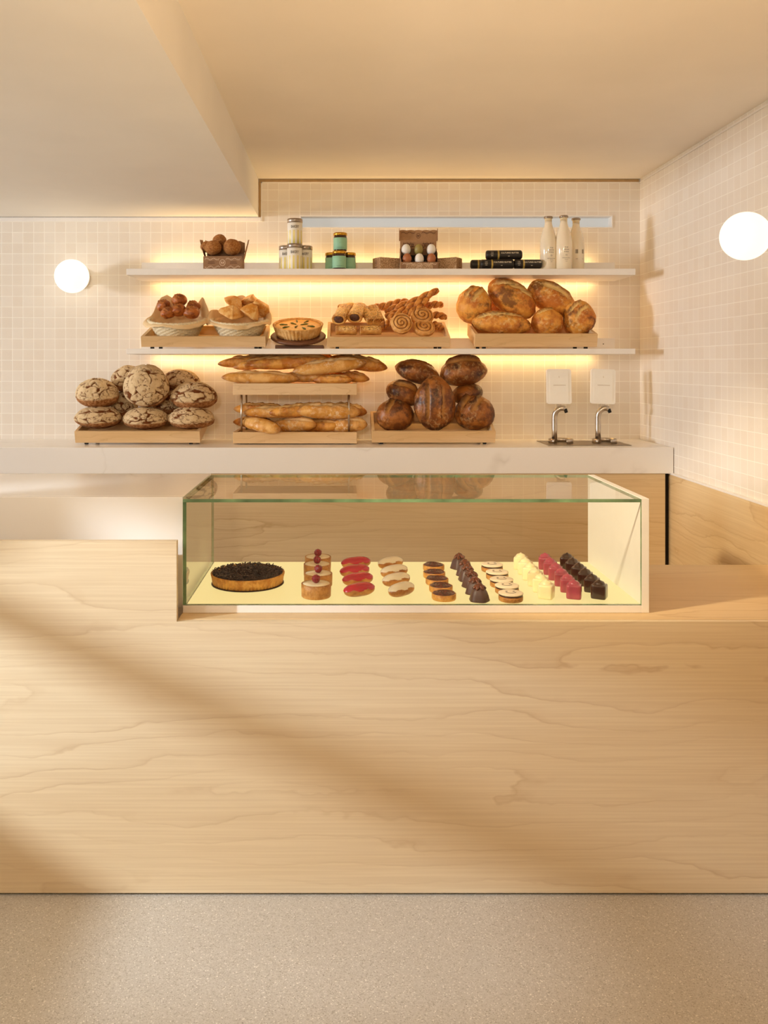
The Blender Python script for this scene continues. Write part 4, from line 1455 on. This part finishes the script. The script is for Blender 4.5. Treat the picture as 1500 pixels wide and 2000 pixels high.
def spiral(label, u, v, Y, r_px, tip, seed):
    r = mpx(r_px, Y)
    N, RN = 72, 34
    bm = bmesh.new()
    score, rings = [], []
    for i in range(RN + 1):
        f = i / RN
        ring = []
        for k_ in range(N):
            a = 2 * PI * k_ / N
            ph = (f * 3.1 + a / (2 * PI) + seed) % 1
            gr = smooth(.26, .0, min(ph, 1 - ph)) * smooth(.98, .85, f) * smooth(0, .1, f)
            z_ = .34 * r * (1 - .55 * f ** 4) - .11 * r * gr
            n_ = noise.noise(Vector((math.cos(a) * f * 3, math.sin(a) * f * 3, seed)))
            rr_ = r * max(f, .004) * (1 + .05 * n_)
            ring.append(bm.verts.new((rr_ * math.cos(a), rr_ * math.sin(a), z_ + .04 * r * n_)))
            score.append(gr)
        rings.append(ring)
    for fz, fr in ((.05, 1.03), (-.25, .98), (-.36, .8)):
        ring = []
        for k_ in range(N):
            a = 2 * PI * k_ / N
            n_ = noise.noise(Vector((math.cos(a) * 3, math.sin(a) * 3, seed)))
            ring.append(bm.verts.new((r * fr * (1 + .05 * n_) * math.cos(a), r * fr * (1 + .05 * n_) * math.sin(a), fz * r)))
            score.append(0)
        rings.append(ring)
    for A, B in zip(rings, rings[1:]):
        for k_ in range(N):
            bm.faces.new((A[k_], A[(k_ + 1) % N], B[(k_ + 1) % N], B[k_]))
    bm.faces.new(rings[0][::-1])
    bm.faces.new(rings[-1])
    o = obj('spiral_bun', bm, M['spiral'], None, True, {'score': score})
    o.location = P(u, v, Y)
    o.rotation_euler = (math.radians(tip), 0, math.radians(4 * seed))
    return tag(o, label, 'pastry', 'spiral buns in the tray')
spiral('spiral bun standing upright at the front of the tray', 784, 632, 3.845, 21, 66, .3)
spiral('spiral bun lying on top at the right', 824, 617, 3.90, 22, 54, 1.3)
spiral('spiral bun low at the front right, under another bun', 828, 640, 3.86, 21, 48, 2.2)

# ------------------------------------------------------------------ glass case contents
M['tart_shell'] = crust_mat('tart shell', rgb('DFA24E'), rgb('C07D2E'), rgb('97561a'), rgb('EFC582'), rgb('DFA24E'), 40, .4, .3, .5)
M['shell_brown'] = crust_mat('tartlet shell', rgb('C98E4B'), rgb('AF702F'), rgb('8A511e'), rgb('DDB17A'), rgb('C98E4B'), 50, .4, .3, .45)
M['cream'] = plain('cream filling', 'F4DDB4', .5, noise_amt=.02)
M['raspberry'] = plain('raspberry', '8E1420', .35, noise_amt=.15, nscale=200, coat=.3)
M['red_glaze'] = plain('red glaze', 'C2122E', .16, noise_amt=.05, coat=.6)
M['white_glaze'] = plain('ivory glaze', 'F1DFBF', .2, noise_amt=.02, coat=.5)
M['choux'] = crust_mat('choux crust', rgb('C98A45'), rgb('A3622A'), rgb('7d451b'), rgb('D9A868'), rgb('C98A45'), 26, .3, .3, .3, .15)
M['choc'] = plain('dark chocolate', '43241A', .28, noise_amt=.12, nscale=60, coat=.3)
M['choc_matte'] = plain('chocolate coating', '523730', .42, noise_amt=.06, nscale=60)
M['choc_swirl'] = plain('chocolate ganache', '5A2414', .25, noise_amt=.35, nscale=160, bump=.6, coat=.3)
M['choc_shave'] = plain('chocolate shavings', '35190F', .45, noise_amt=.15, nscale=90)
M['nut'] = plain('glazed nut', '6B3218', .25, noise_amt=.35, nscale=150, bump=.5, coat=.4)
M['cookie'] = plain('sugared cookie', 'F0DCC0', .7, noise_amt=.03, nscale=80)
M['ivory_choc'] = plain('ivory chocolate', 'F6E7B8', .28, noise_amt=.02, coat=.3, sss=.3)
M['ruby_choc'] = plain('ruby chocolate', 'A84556', .22, noise_amt=.12, nscale=40, coat=.4)
M['dark_choc'] = plain('glossy dark chocolate', '33160E', .2, noise_amt=.12, nscale=40, coat=.4)

# big chocolate tart
tx = (484 - VX) * 2.505 / F
t = thing('chocolate_tart', 'big round chocolate tart with dark shavings at the left of the case', 'tart', (tx, 2.505, LZ))
obj('base_disc', lathe([(.104, .0003), (.107, .0006), (.107, .0022), (.104, .0025)], 80), M['choc_shave'], t)
obj('crust', lathe([(.098, .0027), (.103, .0035), (.105, .018), (.108, .030), (.108, .033), (.105, .033), (.102, .028)], 192, rfun=lambda r_, z_, a, i: r_ + .0013 * math.cos(a * 60) * (1 if i < 5 else 0), cap1=False), M['tart_shell'], t, True)
obj('filling', lathe([(.1025, .027), (.095, .030), (.05, .032), (.0001, .0325)], 64), M['choc_shave'], t, True)
bm = bmesh.new()
for q_ in range(900):
    rr = .103 * math.sqrt(rnd.random())
    a = rnd.uniform(0, 2 * PI)
    ln, wd = rnd.uniform(.005, .014), rnd.uniform(.0012, .0026)
    Mx = T((rr * math.cos(a), rr * math.sin(a), .034 + rnd.uniform(0, .006) * (1 - rr * 5))) @ R(rnd.uniform(0, 360), 'Z') @ R(rnd.uniform(-35, 35), 'Y')
    cv = rnd.uniform(-.3, .3)
    A = []
    for i in range(4):
        x_ = -ln / 2 + ln * i / 3
        z_ = cv * ln * (1 - (2 * i / 3 - 1) ** 2)
        A.append([bm.verts.new(Mx @ Vector((x_, y_, z_ + dz))) for y_, dz in ((-wd, 0), (wd, 0), (wd, .0008), (-wd, .0008))])
    for B_, D_ in zip(A, A[1:]):
        for k_ in range(4):
            bm.faces.new((B_[k_], B_[(k_ + 1) % 4], D_[(k_ + 1) % 4], D_[k_]))
    bm.faces.new(A[0][::-1])
    bm.faces.new(A[-1])
o = obj('chocolate_shavings', bm, M['choc_shave'], t)
o['kind'] = 'stuff'

def row_labels(kind, n):
    words4 = ['frontmost', 'second from the front', 'third from the front', 'rearmost']
    words5 = ['frontmost', 'second from the front', 'middle', 'second from the back', 'rearmost']
    words6 = ['frontmost', 'second from the front', 'third from the front', 'third from the back', 'second from the back', 'rearmost']
    return [kind + ', ' + w_ + ' of its row' for w_ in {4: words4, 5: words5, 6: words6}[n]]
def place_row(proto, spots, labels, yaws=None):
    for i, ((x, y), lab) in enumerate(zip(spots, labels)):
        rot = (0, 0, math.radians(yaws[i] if yaws else 0))
        if i == 0:
            proto.location = (x, y, LZ)
            proto.rotation_euler = rot
            proto['label'] = lab
        else:
            copy_thing(proto, (x, y, LZ), rot, lab)
def ux(u, Y):
    return (u - VX) * Y / F
# raspberry tartlets
t = thing('raspberry_tartlet', '', 'tartlet', group='raspberry tartlets in the case')
rT, hT = .0415, .038
obj('shell', lathe([(rT * .94, .0003), (rT * .99, .003), (rT, hT * .6), (rT, hT - .001), (rT - .002, hT), (rT - .004, hT - .003)], 56, cap1=False), M['shell_brown'], t, True)
obj('cream', lathe([(rT - .0035, hT - .004), (rT - .004, hT - .0008), (.02, hT), (.0001, hT + .0003)], 56), M['cream'], t, True)
bm = bmesh.new()
bmesh.ops.create_icosphere(bm, subdivisions=4, radius=1)
for v in bm.verts:
    n = v.co.normalized()
    d0 = noise.voronoi(n * 3.0)[0]
    v.co = n * .0125 * (1.06 - .30 * d0[0]) + Vector((0, 0, hT + .0115))
obj('raspberry', bm, M['raspberry'], t, True)
ys = [2.359, 2.474, 2.59, 2.687]
place_row(t, [(ux(u, y), y) for u, y in zip((617.5, 621.5, 619.5, 621), ys)], row_labels('cream tartlet topped with a raspberry', 4), [0, 40, 80, 120])
# eclairs
def eclair(name, label_kind, mat, group, us, ys, yaws, thr):
    t = thing(name, '', 'eclair', group=group)
    L, r, hh = .098, .0235, .0375
    def body(scale, z_min=None, wav=0.0):
        bm = bmesh.new()
        bmesh.ops.create_uvsphere(bm, u_segments=56, v_segments=36, radius=1)
        for v in bm.verts:
            x, y, z = v.co
            n_ = noise.noise(Vector((x * 2, y * 2, z * 2 + thr)))
            xx = math.copysign(abs(x) ** .72, x)
            v.co = Vector((xx * L / 2 * scale, y * r * scale * (1 + .05 * n_), (z if z > 0 else z * .92) * hh / 2 * scale * (1 + .04 * n_) + hh * .49))
        if z_min is not None:
            kill = [f for f in bm.faces if f.calc_center_median().z < z_min + .0022 * math.sin(f.calc_center_median().x * 160) + wav * f.calc_center_median().y]
            bmesh.ops.delete(bm, geom=kill, context='FACES')
        return bm
    obj('choux', body(1.0), M['choux'], t, True)
    g = obj('glaze', body(1.035, hh * thr, .0), mat, t, True)
    place_row(t, [(ux(u, y), y) for u, y in zip(us, ys)], row_labels(label_kind, 4), yaws)
eclair('red_eclair', 'shiny red glazed eclair', M['red_glaze'], 'red eclairs in the case', (702, 699, 693, 695.5), (2.36, 2.475, 2.575, 2.68), (32, 28, 28, 22), .60)
eclair('ivory_eclair', 'ivory glazed eclair', M['white_glaze'], 'ivory eclairs in the case', (784, 774, 770, 763), (2.362, 2.47, 2.57, 2.68), (48, 38, 36, 40), .66)
# chocolate tartlets
t = thing('chocolate_tartlet', '', 'tartlet', group='chocolate tartlets in the case')
rT, hT = .0335, .0165
obj('shell', lathe([(rT * .95, .0003), (rT, .003), (rT, hT), (rT - .002, hT + .0005), (rT - .003, hT - .002)], 56, cap1=False), M['tart_shell'], t, True)
bm = bmesh.new()
prof = [(rT - .0025, hT - .0025)] + [((rT - .003) * (1 - q_ / 16) + .0001, hT + .0005) for q_ in range(17)]
add_lathe(bm, prof, 56, zfun=lambda r_, z_, a, i: z_ + (.0016 * math.sin(r_ * 700 + a * 2) + .0016) * (1 if i > 1 else 0))
obj('filling', bm, M['choc_swirl'], t, True)
ys = [2.333, 2.414, 2.495, 2.572, 2.664]
place_row(t, [(ux(u, y), y) for u, y in zip((867, 861, 853.5, 848, 847), ys)], row_labels('small round chocolate tartlet', 5), [0, 70, 140, 210, 280])
# nut-topped chocolates
t = thing('nut_chocolate', '', 'chocolate', group='nut-topped chocolates in the case')
obj('chocolate', lathe([(.0275, .0003), (.028, .002), (.0265, .006), (.0245, .014), (.021, .024), (.0165, .032), (.010, .036), (.0001, .037)], 40, rfun=lambda r_, z_, a, i: r_ * (1 + .05 * math.cos(a * 5))), M['choc_matte'], t, True)
bm = bmesh.new()
rn2 = random.Random(3)
for q_ in range(9):
    a = 2 * PI * q_ / 6
    rr = .0105 if q_ < 6 else .004
    b2 = bmesh.new()
    bmesh.ops.create_icosphere(b2, subdivisions=3, radius=1)
    Mx = T((rr * math.cos(a), rr * math.sin(a), .0365 + (.005 if q_ >= 6 else 0) + rn2.uniform(0, .002))) @ R(math.degrees(a), 'Z') @ R(rn2.uniform(-40, 40), 'X') @ R(rn2.uniform(20, 50), 'Y')
    for v in b2.verts:
        n = v.co.normalized()
        v.co = Mx @ Vector((n.x * .0100, n.y * .0055, n.z * .0056)) + n * .0012 * noise.noise(n * 4 + Vector((q_, 0, 0)))
    me = bpy.data.meshes.new('tmp')
    b2.to_mesh(me)
    b2.free()
    bm.from_mesh(me)
    bpy.data.meshes.remove(me)
obj('nut_topping', bm, M['nut'], t, True)
ys = [2.318, 2.39, 2.462, 2.534, 2.600, 2.685]
place_row(t, [(ux(u, y), y) for u, y in zip((936, 928, 921, 913, 908, 897), ys)], row_labels('dark chocolate mound topped with nuts', 6), [0, 50, 100, 150, 200, 250])
# smiling cookies
t = thing('face_cookie', '', 'cookie', group='smiling cookies in the case')
rT = .0335
obj('shell', lathe([(rT * .95, .0003), (rT * .99, .002), (rT, .0125), (rT - .001, .0135)], 56), M['shell_brown'], t, True)
obj('filling', lathe([(rT - .003, .0136), (rT - .0005, .0146), (rT - .001, .0168), (rT - .003, .0175)], 48), M['choc'], t, True)
ck = obj('cookie_top', lathe([(rT - .002, .0176), (rT + .0005, .019), (rT + .0003, .021), (rT - .003, .0224), (.0001, .0226)], 56), M['cookie'], t, True)
bm = bmesh.new()
for s in (-1, 1):
    add_lathe(bm, [(.0001, .0231), (.0032, .0230), (.0034, .0224)], 16, M=T((s * .010, .008, 0)))
for A in (range(12),):
    seg = []
    for i in range(13):
        a = math.radians(200 + 140 * i / 12)
        seg.append([bm.verts.new((r_ * math.cos(a), r_ * math.sin(a) * .9 + .002, z_)) for r_, z_ in ((.0135, .0225), (.0155, .0225), (.0155, .0232), (.0135, .0232))])
    for B_, D_ in zip(seg, seg[1:]):
        for k_ in range(4):
            bm.faces.new((B_[k_], B_[(k_ + 1) % 4], D_[(k_ + 1) % 4], D_[k_]))
obj('face', bm, M['choc'], ck)
ys = [2.321, 2.40, 2.47, 2.557, 2.652]
place_row(t, [(ux(u, y), y) for u, y in zip((997.5, 990, 979.5, 971, 961), ys)], row_labels('pale round cookie with a smiling face', 5))
# square domed chocolates
def square_choc(name, kind, mat, x, yaw):
    t = thing(name, '', 'chocolate', group=kind + 's in the case')
    bm = bmesh.new()
    w_, h1 = .0205, .037
    prof = [(.92, .0003), (.97, .0015), (1.0, .006), (1.0, h1 - .004), (.97, h1 - .001), (.93, h1 + .0006), (.84, h1 + .0012), (.76, h1 + .0022), (.72, h1 + .0055), (.58, h1 + .0088), (.34, h1 + .0108), (.14, h1 + .0125), (.03, h1 + .0148)]
    SEG = 48
    rings = []
    for i, (f, z_) in enumerate(prof):
        pw = 7.0 if i < 6 else (3.0 if i == 6 else 2.0)
        ring = []
        for k_ in range(SEG):
            a = 2 * PI * k_ / SEG
            ca, sa = math.cos(a), math.sin(a)
            q_ = (abs(ca) ** pw + abs(sa) ** pw) ** (-1 / pw)
            ring.append(bm.verts.new((w_ * f * ca * q_, w_ * f * sa * q_, z_)))
        rings.append(ring)
    for A, B in zip(rings, rings[1:]):
        for k_ in range(SEG):
            bm.faces.new((A[k_], A[(k_ + 1) % SEG], B[(k_ + 1) % SEG], B[k_]))
    bm.faces.new(rings[0][::-1])
    bm.faces.new(rings[-1])
    o = obj(name, bm, mat, None, True)
    bpy.data.objects.remove(t)
    tag(o, '', 'chocolate', kind + 's in the case')
    place_row(o, [(x, 2.345 + .067 * i) for i in range(6)], row_labels(kind, 6), [yaw + 3 * ((i * 7) % 3 - 1) for i in range(6)])
square_choc('ivory_chocolate', 'square ivory chocolate with a domed top', M['ivory_choc'], .567, -24)
square_choc('ruby_chocolate', 'square ruby pink chocolate with a domed top', M['ruby_choc'], .644, -16)
square_choc('dark_chocolate', 'square glossy dark chocolate with a domed top', M['dark_choc'], .714, -26)

# ------------------------------------------------------------------ added rails and pier that shape the light (left, outside the frame)
SXP = -2.6
bm = bmesh.new()
add_box(bm, SXP - .02, SXP + .02, .75, 2.1, 0, 1.29)
add_box(bm, SXP - .02, SXP + .02, .75, 2.1, 1.490, 1.514)
add_box(bm, SXP - .02, SXP + .02, .75, 2.1, 1.635, 1.75)
add_box(bm, SXP - .02, SXP + .02, 1.262, 1.33, 1.55, 1.64)
for y in (.75, 2.06):
    add_box(bm, SXP - .02, SXP + .02, y, y + .04, 1.29, 1.66)
struct('beam_blocker_rails', bm, M['maple'])  # added unseen bars, cast the slanting bands on the front panel
struct('beam_blocker_pier', box(-4.1, -3.85, -2.2, 1.66, 0, ZS), M['paint'])  # added unseen block, keeps the far left daylight off the front panel

# ------------------------------------------------------------------ lights
def area(name, loc, aim, sx, sy, power, col):
    l = bpy.data.lights.new(name, 'AREA')
    l.shape = 'RECTANGLE'
    l.size, l.size_y = sx, sy
    l.energy = power
    l.color = col
    o = bpy.data.objects.new(name, l)
    C.objects.link(o)
    o.location = loc
    d_ = Vector(aim) - Vector(loc)
    o.rotation_euler = d_.to_track_quat('-Z', 'Y').to_euler()
    return o
area('window_daylight', (-8.5, 1.0, 1.6), (0, 3.4, 1.5), 1.0, .9, 355, (.94, .98, 1.04))
sl = bpy.data.lights.new('side_lamp', 'SPOT')
sl.energy = 640
sl.color = (.86, .96, 1.05)
sl.shadow_soft_size = .032
sl.spot_size = math.radians(26)
sl.spot_blend = .6
slo = bpy.data.objects.new('side_lamp', sl)
C.objects.link(slo)
slo.location = (-3.6, .7, 1.95)
az, el = math.radians(26), math.radians(-22)
slo.rotation_euler = Vector((math.cos(az) * math.cos(el), math.sin(az) * math.cos(el), math.sin(el))).to_track_quat('-Z', 'Y').to_euler()
area('front_fill', (-1.0, -2.0, 1.5), (0, 3, 1.2), 4.5, 1.6, 7, (1.0, .70, .38))  # added warm fill from behind the camera
ul = bpy.data.lights.new('ceiling_fill', 'SPOT')  # added uplight to brighten the ceiling, no such fitting in the room
ul.energy = 620
ul.color = (1.0, .69, .38)
ul.shadow_soft_size = .15
ul.spot_size = math.radians(62)
ul.spot_blend = .8
ulo = bpy.data.objects.new('ceiling_fill', ul)
C.objects.link(ulo)
ulo.location = (.3, -1.3, .8)
ulo.rotation_euler = Vector((0, math.cos(math.radians(44)), math.sin(math.radians(44)))).to_track_quat('-Z', 'Y').to_euler()
pl = bpy.data.lights.new('left_fill', 'POINT')  # added fill that lifts the soffit and softens the shadow band
pl.energy = 28
pl.shadow_soft_size = .08
pl.color = (1.0, .95, .86)
po = bpy.data.objects.new('left_fill', pl)
C.objects.link(po)
po.location = (-1.9, .6, 1.6)
tl = bpy.data.lights.new('back_fill', 'SPOT')  # added fill for the slab, shelves and back wall
tl.energy = 110
tl.color = (1.0, .86, .66)
tl.shadow_soft_size = .12
tl.spot_size = math.radians(36)
tl.spot_blend = .5
tlo = bpy.data.objects.new('back_fill', tl)
C.objects.link(tlo)
tlo.location = (-.3, -1.4, 1.98)
tlo.rotation_euler = Vector((.04, 1, math.tan(math.radians(-3)))).to_track_quat('-Z', 'Y').to_euler()
asl = bpy.data.lights.new('right_fill', 'SPOT')  # added fill to brighten the wood panel and ledge at right
asl.energy = 230
asl.color = (1.0, .84, .60)
asl.shadow_soft_size = .06
asl.spot_size = math.radians(30)
asl.spot_blend = .7
aso = bpy.data.objects.new('right_fill', asl)
C.objects.link(aso)
aso.location = (-1.0, 1.5, 2.05)
aso.rotation_euler = (Vector((1.30, 2.95, .62)) - aso.location).to_track_quat('-Z', 'Y').to_euler()
for zs in (1.80, 1.445):
    for up in (1, -1):
        l = area('shelf_strip_up' if up > 0 else 'shelf_strip_down', ((SX_0 + SX_1) / 2 - .02, 4.092, zs + (.06 if up > 0 else -.01)),
                 ((SX_0 + SX_1) / 2 - .02, 4.105, zs + (2 if up > 0 else -2)), SX_1 - SX_0 - .14, .012, 1.6 if up > 0 else 1.9, (1.0, .65, .26))
wd = bpy.data.worlds.new('world')
scene.world = wd
wd.use_nodes = True
bgn = wd.node_tree.nodes['Background']
bgn.inputs[0].default_value = (1.0, .70, .40, 1)
bgn.inputs[1].default_value = .12

# ------------------------------------------------------------------ camera and view
cam = bpy.data.cameras.new('camera')
cam.sensor_fit = 'AUTO'
cam.sensor_width = 36
cam.lens = F / 2000 * 36
cam.shift_x = (750 - VX) / 2000
cam.shift_y = -(1000 - VY) / 2000
cam.clip_start = .05
co = bpy.data.objects.new('camera', cam)
C.objects.link(co)
co.location = (0, 0, H)
co.rotation_euler = (PI / 2, 0, 0)
scene.camera = co
vs = scene.view_settings
scene.display_settings.display_device = 'sRGB'
vs.view_transform = 'Standard'
vs.look = 'None'
vs.exposure = -0.07
vs.gamma = 1.0
vs.use_curve_mapping = False
scene.cycles.use_denoising = True
scene.cycles.max_bounces = 10
scene.cycles.diffuse_bounces = 5
scene.cycles.transparent_max_bounces = 16
scene.cycles.sample_clamp_indirect = 4
scene.cycles.caustics_reflective = False
